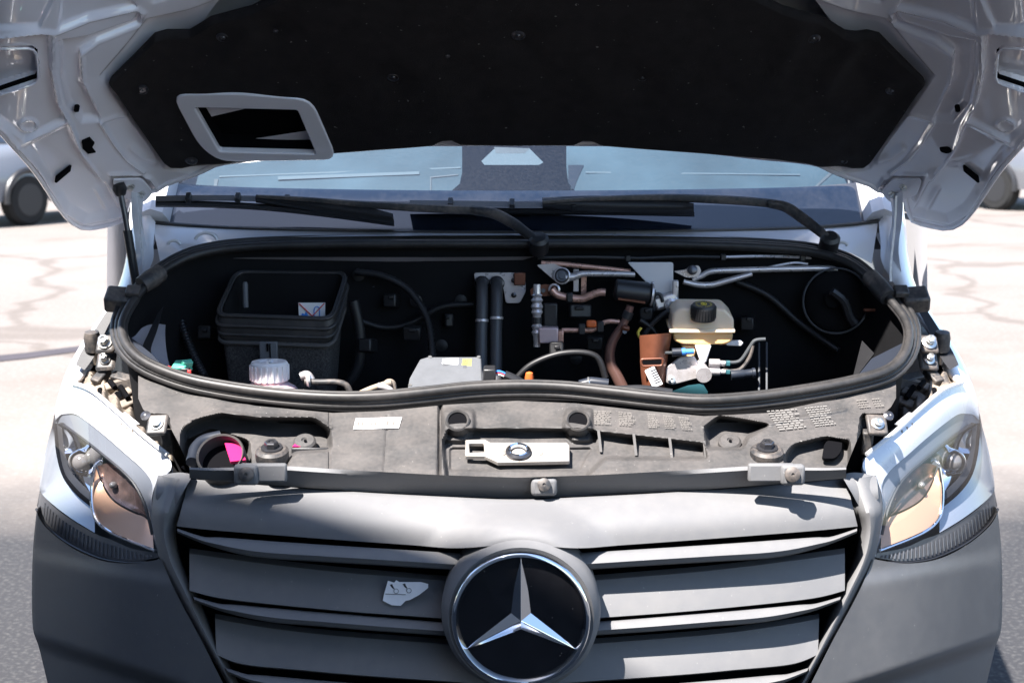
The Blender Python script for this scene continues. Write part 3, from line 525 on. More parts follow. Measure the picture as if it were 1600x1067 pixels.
# drain holes, slot and pocket edge trim
for SIDE in (1, -1):
    for pts in ([(128, 219), (140, 214), (148, 222), (144, 229), (150, 236), (138, 238), (130, 230)] if SIDE > 0 else rpoly([(128, 234), (134, 228), (149, 229), (147, 235), (136, 238)], 4), rpoly([(85, 280), (109, 261), (112, 264), (88, 284)], 3), rpoly([(115, 168), (122, 167), (125, 172), (117, 173)], 3)):
        poly('drain_hole', [hood(x, y, .005) for x, y in pts], HN * -.012, M['dark'], hd)
    tube('pocket_trim', [hood(x, y, -.022) for x, y in lin([(-18, 157), (54, 133), (59, 124), (55, 88)], 30)], .0045, M['dark'], hd, 6, smoothpath=False)
    tube('pocket_edge', [hood(x, y, -.006) for x, y in lin([(-75, 82), (48, 80), (56, 87), (60, 124), (55, 135), (-20, 159)], 30)], .003, M['hoodwhite'], hd, 6, smoothpath=False)
    # hinge: plate on the hood, arm down to the body
    hp = poly('hinge_plate', [hood(x, y, .004) for x, y in rpoly([(176, 276), (222, 275), (240, 296), (226, 312), (206, 308), (184, 300)], 6)], HN * .006, M['hoodwhite'], hd, bevel=.002)
    for (x, y) in ((205, 285), (222, 296)): lathe('hinge_bolt', [(.010, 0), (.010, .006), (.006, .007), (.006, .012), (.001, .012)], hood(x, y, .010), HN, M['bolt'], hp, 6)
    ruled('hinge_arm', [(205, 300), (206, 340), (212, 390), (205, 440)], [(226, 304), (222, 340), (230, 390), (238, 432)], lambda px, py, v: U(px, py, .83 + .05 * v), M['white'], van, 24, 5, .008, curve=cr)
    ruled('hinge_link', [(214, 306), (216, 350), (222, 410), (222, 440)], [(217, 306), (219, 350), (225, 410), (226, 440)], lambda px, py, v: U(px, py, .815), M['satin'], van, 16, 3, .006)
    if SIDE > 0:
        s_ = tube('gas_strut', [U(188, 300, .80), U(196, 340, .80), U(212, 441, .80)], .0065, M['dkbolt'], van, 10, smoothpath=False)
        tube('strut_sleeve', [U(199, 360, .80), U(213, 445, .80)], .010, M['black'], s_, 10, smoothpath=False)
        lathe('ball_joint', [(.001, -.016), (.012, -.014), (.016, 0), (.012, .014), (.001, .016)], U(187, 295, .80), (0, -.5, 1), M['black'], s_, 14)
SIDE = 1
# ------------------------------------------------------------------ fenders
for SIDE in (1, -1):
    FO = [(206, 300), (200, 360), (196, 405), (184, 448), (160, 490), (130, 532), (106, 575), (92, 615), (84, 650)]
    FI_ = [(243, 347), (240, 380), (238, 410), (215, 450), (192, 492), (168, 530), (148, 568), (130, 592), (108, 612)]
    def fdepth(px, py, v): return U(px, py, .55 + (650 - py) / 350.0 * .45 + .05 * (1 - v) - .035 * math.sin(math.pi * v))
    fe = ruled('fender', FO, FI_, fdepth, M['white'], van, 50, 12, .006)
    fo = [fdepth(x, y, 0) for x, y in cr(FO, 50)]
    grid('fender_side', [fo, [p + Vector((0, .02, -.10)) for p in fo], [Vector((p.x * .995, p.y + .06, max(.5, p.z - .6))) for p in fo], [Vector((p.x, p.y + .1, .45)) for p in fo]], M['white'], fe, 0, 60)
    # dark gap channel and tab beside the hood stop
    ruled('fender_channel', [(172, 478), (150, 512), (128, 548), (118, 570)], [(182, 484), (166, 515), (148, 555), (132, 578)], lambda px, py, v: nearer(fdepth(px, py, .5), .03), M['black'], fe, 16, 4, .01)
SIDE = 1

# ------------------------------------------------------------------ rubber weatherstrip round the bay
SEAL = [(808, 381), (900, 381), (1000, 381), (1100, 383), (1200, 387), (1270, 394), (1325, 410), (1362, 438), (1390, 468), (1414, 498), (1421, 525), (1412, 556), (1385, 580), (1330, 596), (1260, 609), (1180, 620), (1100, 625), (1030, 620), (950, 611), (880, 604), (808, 602), (735, 605), (660, 613), (590, 619), (520, 620), (440, 615), (360, 605), (290, 591), (230, 568), (200, 543), (190, 515), (198, 486), (222, 452), (256, 422), (300, 400), (360, 388), (450, 383), (600, 381), (700, 381)]
sp = cr(SEAL, 220, True)
SC = np.array([808.0, 505.0])
def seal_path(grow, off):
    out = []
    for i, q in enumerate(sp):
        t = sp[(i + 1) % 220] - sp[i - 1]; nrm = np.array([t[1], -t[0]]) / np.linalg.norm(t); nrm = nrm * np.array([1.0, 1.0])
        g = grow * (1.0 if q[1] > 470 else .7)
        out.append(q + nrm * g)
    return out
t0 = sp[1] - sp[-1]
seal = tube('weatherstrip', [rim(x, y, .012) for x, y in seal_path(0, 0)], 0.0092, M['rubber'], van, 12, closed=True, smoothpath=False)
for g, off, r in ((8, .002, .0055), (14, -.006, .0065), (-6, .006, .0045)):
    tube('sealing_lip', [rim(x, y, off) for x, y in seal_path(g, 0)], r, M['rubber'], seal, 10, closed=True, smoothpath=False)
for (x, y, dx, dy) in ((236, 436, 15, -10), (1374, 449, 14, 16)):
    tube('corner_sleeve', [rim(x - dx, y - dy, .014), rim(x, y, .016), rim(x + dx, y + dy, .014)], [.019, .021, .019], M['blackdust'], seal, 12, smoothpath=False)
# hood stop blocks outside the strip
for SIDE in (1, -1):
    box('hood_stop', rim(186, 468, .0), (.055, .05, .038), M['blackdust'], van, .006, axes((0.1 * SIDE, -.5, .86)))
    box('hood_stop_tab', rim(208, 455, .022), (.03, .03, .014), M['blackdust'], van, .003, axes((0, -.5, .86)))
SIDE = 1
# bay walls drop from the strip to a dark floor
def inset(g, z=None, y0=None):
    return [rim(x, y, -.004) for x, y in seal_path(g, 0)]
a0 = inset(-2); cen = Vector((0, .55, 1.0))
def drop(p, k, dz, ymax=.80):
    q = Vector((p.x * k, .55 + (p.y - .55) * k, p.z - dz)); q.y = min(q.y, .86); return q
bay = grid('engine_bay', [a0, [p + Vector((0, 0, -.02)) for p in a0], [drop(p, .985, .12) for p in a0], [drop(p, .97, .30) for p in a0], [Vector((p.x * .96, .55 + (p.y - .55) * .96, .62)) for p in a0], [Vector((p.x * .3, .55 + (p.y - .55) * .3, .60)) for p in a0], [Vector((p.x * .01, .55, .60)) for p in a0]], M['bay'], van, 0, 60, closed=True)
# painted flange under the rear of the strip
ruled('painted_flange', [(258, 436), (300, 414), (360, 404), (450, 402), (600, 402), (720, 402), (835, 401)], [(262, 446), (300, 424), (360, 412), (450, 409), (600, 411), (680, 410), (812, 408)], lambda px, py, v: U(px, py, .775 + .02 * v), M['grey'], bay, 50, 4, .006)
ruled('inner_fender_panel', [(242, 446), (226, 470), (206, 505), (198, 520), (210, 540)], [(258, 446), (262, 470), (258, 520), (262, 560), (268, 578)], lambda px, py, v: rim(px, py, -.05 - .05 * v), M['grey'], bay, 30, 8, .006)
ruled('inner_fender_brace', [(246, 490), (232, 520), (222, 545), (232, 560)], [(256, 478), (246, 515), (236, 545), (240, 562)], lambda px, py, v: rim(px, py, -.045), M['black'], bay, 20, 4, .01)
ruled('inner_panel', [(1352, 436), (1378, 470), (1400, 500), (1414, 516)], [(1352, 462), (1362, 490), (1380, 520), (1402, 522)], lambda px, py, v: rim(px, py, -.05 - .04 * v), M['grey'], bay, 24, 6, .006)
poly('inner_blade', [rim(x, y, -.07) for x, y in [(1347, 532), (1366, 552), (1340, 586), (1333, 588)]], (0, .01, -.01), M['clutter'], bay)
poly('splash_corner', [rim(x, y, -.012) for x, y in [(1362, 560), (1412, 535), (1418, 555), (1395, 575), (1336, 592)]], (0, .005, -.01), M['bayblue'], bay)
poly('splash_corner', [rim(x, y, -.012) for x, y in [(198, 522), (236, 552), (262, 580), (226, 562), (200, 540)]], (0, .005, -.01), M['bayblue'], bay)
lathe('locating_pin', [(.004, 0), (.004, .05), (.001, .052)], rim(1386, 484, -.05), (-1, -.1, 0), M['orange'], bay, 10)

# ------------------------------------------------------------------ front carrier panel between bay and grille
TOPC = [(214, 586), (235, 596), (300, 616), (400, 634), (520, 645), (600, 642), (700, 632), (808, 626), (900, 630), (1000, 641), (1100, 650), (1200, 645), (1300, 624), (1378, 596), (1402, 586)]
BOTC = [(214, 618), (224, 640), (240, 652), (262, 660), (278, 690), (296, 730), (330, 731), (450, 728), (560, 735), (690, 742), (808, 746), (930, 742), (1060, 735), (1170, 728), (1290, 731), (1322, 730), (1338, 690), (1352, 662), (1376, 650), (1392, 636), (1402, 618)]
xs = np.linspace(216, 1400, 640); tp = np.interp(xs, *zip(*TOPC)); bt = np.interp(xs, *zip(*BOTC)); NR = 96
P = np.array([(x, a + (b - a) * i / (NR - 1)) for i in range(NR) for x, a, b in zip(xs, tp, bt)])
h = np.zeros(len(P))
def reg(pts, a, wd):
    global h; h = h + a * smask(sdpoly(P, pts), wd)
def rdg(pts, a, wd):
    global h; h = h + a * np.exp(-(sdline(P, pts) / wd) ** 2)
reg(rpoly([(286, 672), (312, 656), (345, 648), (400, 655), (490, 655), (514, 672), (516, 702), (460, 705), (448, 720), (440, 760), (280, 760)], 8), -.045, 9)
reg(rpoly([(292, 690), (330, 672), (388, 690), (392, 760), (288, 760)], 8), -.05, 8)
reg(rpoly([(1102, 668), (1122, 652), (1150, 655), (1200, 664), (1168, 682), (1160, 700), (1106, 700)], 6), -.035, 8)
reg(rpoly([(1228, 712), (1240, 696), (1290, 684), (1326, 690), (1330, 760), (1226, 760)], 7), -.03, 8)
reg(rpoly([(692, 690), (700, 672), (924, 672), (932, 676), (1098, 694), (1104, 716), (945, 716), (918, 742), (914, 760), (700, 760)], 5), -.026, 8)
reg(rpoly([(703, 700), (925, 700), (905, 735), (703, 735)], 5), -.006, 4)
reg(rpoly([(232, 648), (262, 648), (270, 690), (236, 690)], 4), -.03, 4)
reg(rpoly([(1346, 648), (1380, 648), (1372, 690), (1340, 690)], 4), -.03, 4)
reg(rpoly([(692, 640), (740, 640), (742, 668), (726, 690), (694, 690)], 8), .012, 8)
reg(rpoly([(884, 640), (926, 640), (924, 690), (892, 690), (880, 668)], 8), .012, 8)
rdg([(515, 640), (515, 735)], -.004, 1.6); rdg([(688, 628), (686, 742)], -.012, 2.4); rdg([(606, 650), (600, 735)], -.002, 2)
rdg([(300, 655), (345, 645), (400, 652), (492, 652), (516, 668)], .006, 3); rdg([(1100, 664), (1124, 648), (1205, 662), (1320, 640)], .004, 3)
h += .0009 * np.sin(P[:, 0] * .08) + .0006 * np.sin(P[:, 1] * .2 + P[:, 0] * .03)
lead = [SLAM[0]] ; V = [slam(p[0], p[1], hh) for p, hh in zip(P, h)]; nC = len(xs)
carrier = grid('front_carrier', [V[i * nC:(i + 1) * nC] for i in range(NR)], M['carrier'], van, 0, 40)
# its front skirt down to the grille
GT = [(296, 747), (400, 756), (550, 767), (700, 775), (808, 779), (916, 775), (1066, 767), (1216, 756), (1322, 747)]
BT2 = [(296, 730), (330, 731), (450, 728), (560, 735), (690, 742), (808, 746), (930, 742), (1060, 735), (1170, 728), (1290, 731), (1322, 730)]
ruled('carrier_skirt', BT2, GT, lambda px, py, v: U(px, py, slam(px, py if v == 0 else 738, 0).y - .004 + .034 * v), M['grille'], carrier, 80, 6, .008, curve=lin)

# ------------------------------------------------------------------ grille
grl = ruled('grille', [(x, y + 1) for x, y in GT], [(276, 822), (346, 829), (500, 841), (640, 851), (716, 856), (808, 850), (900, 856), (976, 851), (1116, 841), (1270, 829), (1340, 822)],
            lambda px, py, v: G(px, py, .115 - .075 * v - .02 * math.sin(math.pi * v) - .065 * sstep((190 - math.hypot(px - 814, py - 966)) / 66.0)), M['grille'], van, 120, 16, .01)
def slat(left):
    global SIDE
    return
SL = [  # strip (upper edge, lower edge), blade (upper, lower) in left-half pixels
  ([(277, 825), (318, 838), (345, 839), (440, 846), (560, 854), (722, 864)], [(277, 831), (330, 852), (400, 869), (500, 876), (600, 882), (708, 889)],
   [(296, 862), (400, 876), (520, 890), (700, 905)], [(296, 922), (345, 934), (440, 945), (560, 956), (700, 966)]),
  ([(302, 931), (342, 942), (372, 944), (470, 953), (580, 962), (700, 972)], [(304, 938), (352, 955), (420, 970), (500, 977), (600, 985), (704, 992)],
   [(336, 964), (420, 978), (520, 990), (730, 1006)], [(338, 1022), (380, 1037), (470, 1046), (560, 1054), (760, 1068)]),
  ([(352, 1042), (385, 1052), (410, 1054), (500, 1062), (600, 1070), (790, 1084)], [(356, 1050), (395, 1066), (440, 1076), (520, 1083), (620, 1091), (800, 1100)],
   [(380, 1074), (450, 1088), (560, 1100), (808, 1115)], [(384, 1130), (450, 1145), (560, 1158), (808, 1175)])]
for SIDE in (1, -1):
    for k, (su, sl_, bu, bl) in enumerate(SL):
        a = cr(su, 60); b = cr(sl_, 60)
        rws = []
        for (v, yb, dy) in ((0, .075, 0), (0, .035, 0.5), (.25, .022, 0), (.7, .012, 0), (1, .018, 0), (1, .07, 1.5)):
            rws.append([G(*(p * (1 - v) + q * v + np.array([0, dy])), yb) for p, q in zip(a, b)])
        grid('slat_bar', rws, M['grille'], grl, 0, 35)
        a = cr(bu, 60); b = cr(bl, 60); rws = []
        for (v, yb, dy) in ((0, .085, -6), (0.04, .060, 0), (.2, .053, 0), (.4, .046, 0), (.6, .040, 0), (.8, .034, 0), (1, .029, 0), (1, .085, 2)):
            rws.append([G(*(p * (1 - v) + q * v + np.array([0, dy])), yb) for p, q in zip(a, b)])
        grid('slat_blade', rws, M['grille'], grl, 0, 35)
    ruled('grille_backing', [(262, 815), (480, 835), (808, 855)], [(380, 1180), (560, 1190), (808, 1195)], lambda px, py, v: G(px, py, .135), M['dark'], grl, 30, 6, .0)
    # surround frame: outer face, rolled inner edge
    OUT = [(247, 742), (240, 770), (237, 800), (242, 840), (252, 878), (275, 925), (300, 972), (330, 1025), (362, 1080), (420, 1180)]
    INN = [(300, 752), (288, 782), (275, 812), (272, 838), (282, 878), (300, 918), (322, 966), (345, 1016), (372, 1070), (430, 1178)]
    fr_ = ruled('grille_surround', OUT, INN, lambda px, py, v: G(px, py, .05 - .035 * math.sin(math.pi * v) + .02 * v + max(0, (800 - py)) * .0010), M['grille'], grl, 60, 9, .02)
    ruled('surround_return', INN, [(x + 3, y) for x, y in INN], lambda px, py, v: G(px, py, .07 + .06 * v + max(0, (800 - py)) * .0008), M['grille'], fr_, 60, 4, .0)
    # Y shaped cap at its top
    ruled('surround_cap', [(246, 744), (262, 740), (282, 738), (302, 741)], [(243, 778), (256, 792), (268, 798), (284, 772)], lambda px, py, v: G(px, py, .10 - .045 * v - .014 * math.sin(math.pi * v)), M['grille'], fr_, 20, 8, .01)
SIDE = 1

# ------------------------------------------------------------------ star badge
bc = U(814, 966, -.042); ba = Vector((0, -1, .02)).normalized(); pm = (U(914, 966, -.042) - U(814, 966, -.042)).length / 100.0
hous = lathe('badge_housing', [(126 * pm, .11), (127 * pm, .045), (122 * pm, .012), (114 * pm, .0), (108 * pm, .003), (106 * pm, .02), (60 * pm, .03)], bc, -ba, M['grille'], van, 72, 40, ref=(1, 0, 0))
lathe('badge_plate', [(104 * pm, .0), (103.9 * pm, .012), (98 * pm, .016), (50 * pm, .021), (1e-4, .023)], bc, -ba, M['gloss'], hous, 72, 60)
rp = [(109, .010), (109, -.004), (107.5, -.009), (105, -.012), (101.5, -.012), (98, -.006), (96, .004), (96, .016)]
lathe('badge_ring', [(r * pm, h_) for r, h_ in rp] + [(108.5 * pm, .012)], bc, -ba, M['chrome'], hous, 96, 50)
xa = Vector((1, 0, 0)); za = Vector((0, 0, 1)) ; SV = [bc + ba * .014]; 
def sp_(ang, r, hgt): return bc + (xa * math.cos(ang) + za * math.sin(ang)) * (r * pm) + ba * hgt
SF = []
for k in range(3):
    a = R(90 + 120 * k); SV += [sp_(a, 100, .002), sp_(a + R(60), 22.5, -.004), ]
for k in range(3):
    tip = 1 + 2 * k; fl = 2 + 2 * k; fp = 2 + 2 * ((k - 1) % 3)
    SF += [(0, tip, fl), (0, fp, tip)]
base = len(SV)
for v in SV[1:]: SV.append(v - ba * .014)
for k in range(3):
    tip = 1 + 2 * k; fl = 2 + 2 * k; fp = 2 + 2 * ((k - 1) % 3)
    SF += [(tip, base + tip - 1, base + fl - 1, fl), (fp, base + fp - 1, base + tip - 1, tip)]
mk('badge_star', SV, SF, M['chrome'], hous, 0, bevel=.0012)
# torn paper scrap caught on the grille
ps = [(606, 907), (616, 910), (619, 906), (624, 909), (640, 909), (657, 909), (669, 912), (669, 918), (655, 929), (640, 937), (634, 938), (626, 946), (612, 945), (598, 938), (600, 928)]
pc = [G(x, y, .03) for x, y in ps]
sc_ = poly('paper_scrap', pc, (0, .0012, 0), M['scrap'], None)
tag(sc_, 'torn white paper scrap with small printed symbols stuck on the grille left of the badge', 'paper')
for (x, y) in ((613, 917), (633, 916)):
    poly('printed_symbol', [G(a, b, .0292) for a, b in ((x - 4, y - 4), (x, y - 5), (x + 1.5, y - 1), (x + 3.5, y + 2), (x + 2.5, y + 3), (x - 1, y + .5))], None, M['ink'], sc_)
    lathe('printed_ring', [(.0038, 0), (.0046, .0002), (.0046, .0004), (.0038, .0004)], G(x + 6, y + 6, .0294), (0, -1, .1), M['ink'], sc_, 14)
poly('print_rule', [G(a, b, .0292) for a, b in ((602, 927), (634, 928), (634, 929), (602, 928))], None, M['print_'], sc_)

# ------------------------------------------------------------------ bumper corners
for SIDE in (1, -1):
    BO = [(57, 800), (52, 850), (50, 900), (50, 950), (52, 985), (60, 1008), (68, 1040), (78, 1080), (95, 1130)]
    BI = [(252, 874), (268, 912), (282, 940), (296, 966), (312, 995), (326, 1022), (340, 1050), (358, 1085), (385, 1135)]
    TOPB = [(57, 800), (70, 822), (105, 851), (150, 873), (200, 880), (252, 873)]
    def bdepth(px, py):
        u = (252 - px) / 200.0; return .175 + .10 * u + .20 * max(0, u) ** 2.4 + (900 - py) * .00008
    rws = []
    lo = cr(BO, 40); li = cr(BI, 40)
    for i in range(40):
        s = i / 39.0; r_ = []
        for j in range(40):
            t = j / 39.0; p = lo[i] * (1 - t) + li[i] * t
            top = np.array(cr(TOPB, 40)[j]); p = p + (top - (lo[0] * (1 - t) + li[0] * t)) * (1 - s) ** 3
            d = bdepth(p[0], p[1]) + .035 * sstep((p[1] - (988 + (p[0] - 50) * .33)) / 22.0) - .008 * sstep((p[1] - (850 + 38 * t)) / 30.0 )
            r_.append(U(p[0], p[1], d))
        rws.append(r_)
    bp_ = grid('bumper_corner', rws, M['bumper'], van, .006, 40)
    rr_ = [r[0] for r in rws]
    grid('bumper_wrap', [rr_, [p + Vector((-.012 * SIDE, .05, -.004)) for p in rr_], [p + Vector((-.012 * SIDE, .40, -.02)) for p in rr_]], M['bumper'], bp_, 0, 60)
    last = rws[-1]
    grid('bumper_valance', [last, [Vector((p.x * .99, p.y + .0, p.z - .14)) for p in last], [Vector((p.x * .97, p.y + .03, .30)) for p in last]], M['bumper'], bp_, 0, 50)
    tube('panel_gap', [G(x, y, .075) for x, y in [(250, 874), (268, 912), (296, 966), (326, 1022), (352, 1075)]], .004, M['dark'], bp_, 6)
SIDE = 1
lowrow = [G(x, 1160, .05) for x in np.linspace(400, 1216, 20)]
grid('lower_bumper', [lowrow, [p + Vector((0, -.02, -.1)) for p in lowrow], [Vector((p.x, p.y + .02, .30)) for p in lowrow]], M['bumper'], van, .01, 50)

# ------------------------------------------------------------------ headlights
def HL(px, py, off=0.0):
    u = (250 - px) / 190.0; return U(px, py, .215 + .15 * u + .14 * max(0, u) ** 3 + .10 * (868 - py) / 260.0 + off)
for SIDE in (1, -1):
    hl = ruled('headlight', [(84, 652), (92, 625), (112, 600), (140, 612), (180, 643), (215, 676), (262, 712), (270, 735)], [(58, 790), (72, 818), (105, 846), (150, 868), (185, 876), (215, 877), (250, 870), (250, 868)], lambda px, py, v: HL(px, py, .075 - .02 * math.cos(v * math.pi) ** 2), M['black'], van, 50, 16, .01)
    # white upper band beside the grille, greyer lower half paints in the sky reflection
    UA = [np.array(q) for q in cr([(86, 645), (93, 622), (113, 598), (142, 611), (180, 641), (216, 675), (255, 706), (268, 730), (248, 762), (240, 800), (246, 840), (252, 870)], 70)]; UB = [np.array(q) for q in cr([(87, 664), (98, 660), (108, 668), (130, 686), (158, 709), (186, 732), (206, 752), (220, 775), (228, 795), (235, 820), (240, 845), (246, 868)], 70)]
    grid('upper_bezel', [[HL(*(a * (1 - v) + b * v), .006 - .006 * math.sin(v / .62 * math.pi)) for a, b in zip(UA, UB)] for v in np.linspace(0, .62, 8)], M['satin'], hl, .008)
    grid('inner_bezel', [[HL(*(a * (1 - v) + b * v), .010 + .03 * (v - .62)) for a, b in zip(UA, UB)] for v in np.linspace(.625, 1, 6)], M['bezel2'], hl, .008)
    ruled('side_bezel', [(86, 652), (76, 685), (67, 725), (62, 760), (66, 772), (85, 790), (115, 812), (148, 832)], [(88, 668), (90, 705), (98, 738), (108, 757), (118, 768), (130, 779), (140, 786), (148, 792)], lambda px, py, v: HL(px, py, .008 + .03 * v), M['bezel2'], hl, 50, 6, .008)
    # main reflector and its bulb
    ruled('reflector', [(86, 662), (108, 668), (135, 690), (162, 714)], [(90, 705), (103, 747), (122, 770), (150, 792)], lambda px, py, v: HL(px, py, .022 + .042 * math.sin(math.pi * min(1, max(0, v))) ** .7), M['chrome'], hl, 40, 20, .0)
    ruled('chamber_shroud', [(88, 662), (90, 706), (102, 744), (122, 770), (150, 793)], [(97, 668), (101, 706), (113, 738), (130, 758), (150, 778)], lambda px, py, v: HL(px, py, .016 + .018 * v), M['black'], hl, 30, 5, .004)
    rc = HL(127, 722, .05); ax_ = Vector((0, -1, .12))
    pr = lathe('projector_ring', [(.027, .012), (.027, -.004), (.024, -.008), (.0215, -.004), (.021, .010)], rc, -ax_, M['chrome'], hl, 32, 50)
    lathe('projector_lens', [(.021, .006), (.019, -.002), (.014, -.010), (.007, -.014), (.001, -.015)], rc, -ax_, M['bulb'], pr, 28, 70)
    # blade, turn signal pocket, bulb
    ruled('chrome_blade', [(144, 735), (142, 765), (144, 795), (151, 815), (166, 828), (190, 840), (215, 850), (240, 858)], [(150, 730), (156, 748), (164, 766), (176, 782), (192, 793), (210, 802), (226, 808), (238, 822)], lambda px, py, v: HL(px, py, .004 + .028 * v), M['amber'], hl, 40, 8, .006)
    tube('blade_edge', [HL(x, y, .003) for x, y in [(148, 730), (143, 765), (145, 797), (153, 816), (170, 830), (195, 842), (220, 852), (241, 860)]], .0035, M['chrome'], hl, 8)
    ruled('signal_pocket', [(152, 728), (172, 724), (195, 742), (214, 764), (230, 806)], [(158, 748), (166, 764), (178, 780), (196, 792), (228, 806)], lambda px, py, v: HL(px, py, .03 + .012 * math.sin(v * math.pi)), M['pocket'], hl, 24, 6, .0)
    lathe('signal_bulb', [(.001, -.012), (.006, -.009), (.008, 0), (.006, .009), (.001, .012)], HL(177, 758, .03), (0, -1, .3), M['bulb'], hl, 16, 60)
    tube('pocket_edge', [HL(x, y, .012) for x, y in [(100, 664), (135, 690), (165, 714), (192, 737), (212, 760), (228, 795), (238, 835)]], .003, M['black'], hl, 6)
    tube('chamber_edge', [HL(x, y, .02) for x, y in [(88, 662), (91, 705), (101, 742), (120, 768), (146, 790)]], .005, M['dark'], hl, 8)
    # lower textured strip with moulded ribs
    lb = ruled('lower_lamp_strip', [(62, 768), (85, 792), (115, 814), (150, 834), (172, 842), (205, 856), (246, 864)], [(59, 795), (73, 819), (106, 846), (150, 867), (185, 875), (215, 876), (249, 870)], lambda px, py, v: HL(px, py, .012), M['pocketg'] if 'pocketg' in M else M['ecu'], hl, 50, 8, .006)
    up_ = cr([(70, 785), (90, 806), (115, 824), (150, 843), (180, 853), (215, 864), (236, 868)], 30); dn_ = cr([(68, 806), (84, 826), (112, 846), (150, 864), (182, 871), (215, 873), (238, 870)], 30)
    for a, b in zip(up_, dn_): tube('lamp_rib', [HL(a[0], a[1], .009), HL(b[0], b[1], .009)], 0.0016, M['ecu'], lb, 5, smoothpath=False)
    # clear cover
    cv = ruled('clear_cover', [(84, 652), (92, 625), (112, 599), (140, 611), (180, 642), (215, 675), (262, 711), (270, 735)], [(57, 790), (71, 819), (105, 847), (150, 869), (185, 877), (215, 878), (251, 871), (251, 869)], lambda px, py, v: HL(px, py, -.004 - .012 * math.sin(v * math.pi)), M['lens'], hl, 60, 20, .0)
    tube('cover_rim', [HL(x, y, .0) for x, y in [(57, 795), (72, 820), (105, 848), (150, 870), (185, 878), (215, 879), (251, 872), (240, 815), (240, 775), (250, 745)]], .003, M['black'], hl, 6)
    tube('cover_flange', [HL(x, y, -.001) for x, y in [(112, 598), (142, 609), (180, 640), (216, 673), (262, 710)]], .0045, M['satin'], hl, 6)
SIDE = 1
# ------------------------------------------------------------------ carrier details
SN = SLAM[1]
lp = poly('latch_plate', [slam(x, y, -.022) for x, y in [(727, 693), (758, 692), (766, 697), (886, 697), (890, 702), (890, 726), (778, 728), (757, 718), (727, 718)]], SN * .010, M['steel'], van, holes=[[slam(x, y, -.022) for x, y in [(733, 698), (756, 698), (757, 712), (734, 713)]]], bevel=.002)
lathe('latch_socket', [(.023, -.004), (.024, .006), (.020, .010), (.016, .006), (.013, -.004), (.001, -.006)], slam(810, 708, -.012), SN, M['dkbolt'], lp, 28)
lathe('socket_rim', [(.0185, .0), (.0205, .0095), (.018, .0115), (.0155, .009), (.015, .0)], slam(810, 708, -.012), SN, M['chrome'], lp, 28)
for x in (784, 841): lathe('rivet', [(.008, -.002), (.008, .0015), (.005, .003), (.001, .0032)], slam(x, 708, -.012), SN, M['steel'], lp, 18)
for x in (715, 903):                                # locating hoods with round mouths
    rr = lathe('locating_sleeve', [(.024, -.02), (.0235, .006), (.021, .009), (.018, .006), (.0175, -.03), (.001, -.032)], slam(x, 659, .012), (0, -.75, .66), M['carrier'], carrier, 28)
    lathe('sleeve_mouth', [(.0176, -.004), (.0176, .003), (.001, .003)], slam(x, 659, .012), (0, -.75, .66), M['dark'], rr, 24)
    box('sleeve_tongue', slam(x + 3, 656, .012), (.014, .004, .012), M['grey'], rr, .001)
for i, x in enumerate((933, 988, 1044, 1098)):      # stiffening ribs right of the latch
    y = 676 + i * 5.5
    tri = [slam(x, y, .0), slam(x + 2, y + 34, -.024), slam(x + 2, y + 8, -.028)]
    poly('stiffening_rib', [slam(x, y - 4, .002), slam(x + 4, y + 30, -.020), slam(x + 4, y + 30, -.034), slam(x, y - 4, -.034)], (.005, 0, 0), M['carrier'], carrier)
for s in (1, -1):                                   # radiator mounts: rubber cup, washer, hex bolt
    x = 425 if s > 0 else 1198; y = 707
    c = slam(x, y, .004)
    cup = lathe('mount_bush', [(.026, -.03), (.031, -.012), (.031, .004), (.026, .009), (.019, .009), (.014, .004), (.001, .003)], c, (0, -.25, .97), M['blackdust'], carrier, 30)
    lathe('mount_washer', [(.020, .009), (.020, .012), (.001, .012)], c, (0, -.25, .97), M['dkbolt'], cup, 24)
    lathe('mount_bolt', [(.013, .012), (.013, .022), (.011, .024), (.006, .024), (.005, .021), (.001, .021)], c, (0, -.25, .97), M['dkbolt'], cup, 6)
    tb = box('skirt_tab', U((412 if s > 0 else 1205), 738, .108), (.085, .014, .034), M['grille'], carrier, .004)
    px = 385 if s > 0 else 1238
    clp = box('clip_block', U(px, 741, .104), (.044, .02, .038), M['grille'], carrier, .006)
    lathe('push_clip', [(.014, 0), (.014, .004), (.009, .007), (.003, .0075), (.0025, .005), (.001, .005)], U(px, 741, .093), (0, -1, .2), M['blackdust'], clp, 20)
cc_ = box('clip_block', U(850, 760, .112), (.048, .016, .034), M['grille'], carrier, .007); lathe('push_clip', [(.012, 0), (.012, .004), (.008, .006), (.003, .0065), (.0025, .004), (.001, .004)], U(850, 757, .102), (0, -1, .3), M['blackdust'], cc_, 20)
# left pocket: round air mouth with magenta packing piece, grommets
am = lathe('air_mouth', [(.046, -.05), (.046, .004), (.044, .008), (.041, .005), (.041, -.05)], slam(345, 712, -.028), (-.05, -.72, .69), M['carrier'], carrier, 40)
lathe('mouth_throat', [(.0408, -.03), (.0408, -.028), (.001, -.028)], slam(345, 712, -.028), (-.05, -.72, .69), M['dark'], am, 32)
poly('packing_piece', [slam(x, y, -.026) for x, y in [(351, 692), (374, 691), (384, 718), (360, 721)]], (0, .004, -.006), M['pink'], carrier)
tube('duct_ring', [slam(x, y, -.04) for x, y in [(300, 722), (306, 700), (320, 688), (345, 682)]], .012, M['bayblue'], carrier, 10)
for x in (476, 1140):
    g_ = lathe('grommet', [(.022, -.01), (.022, .004), (.018, .008), (.006, .009), (.004, .006), (.001, .006)], slam(x, 692, -.03), (0, -.5, .87), M['carrier'], carrier, 28)
    lathe('grommet_slot', [(.003, 0), (.003, .002), (.001, .002)], slam(x + 1, 689, -.02), (0, -.5, .87), M['dark'], g_, 8)
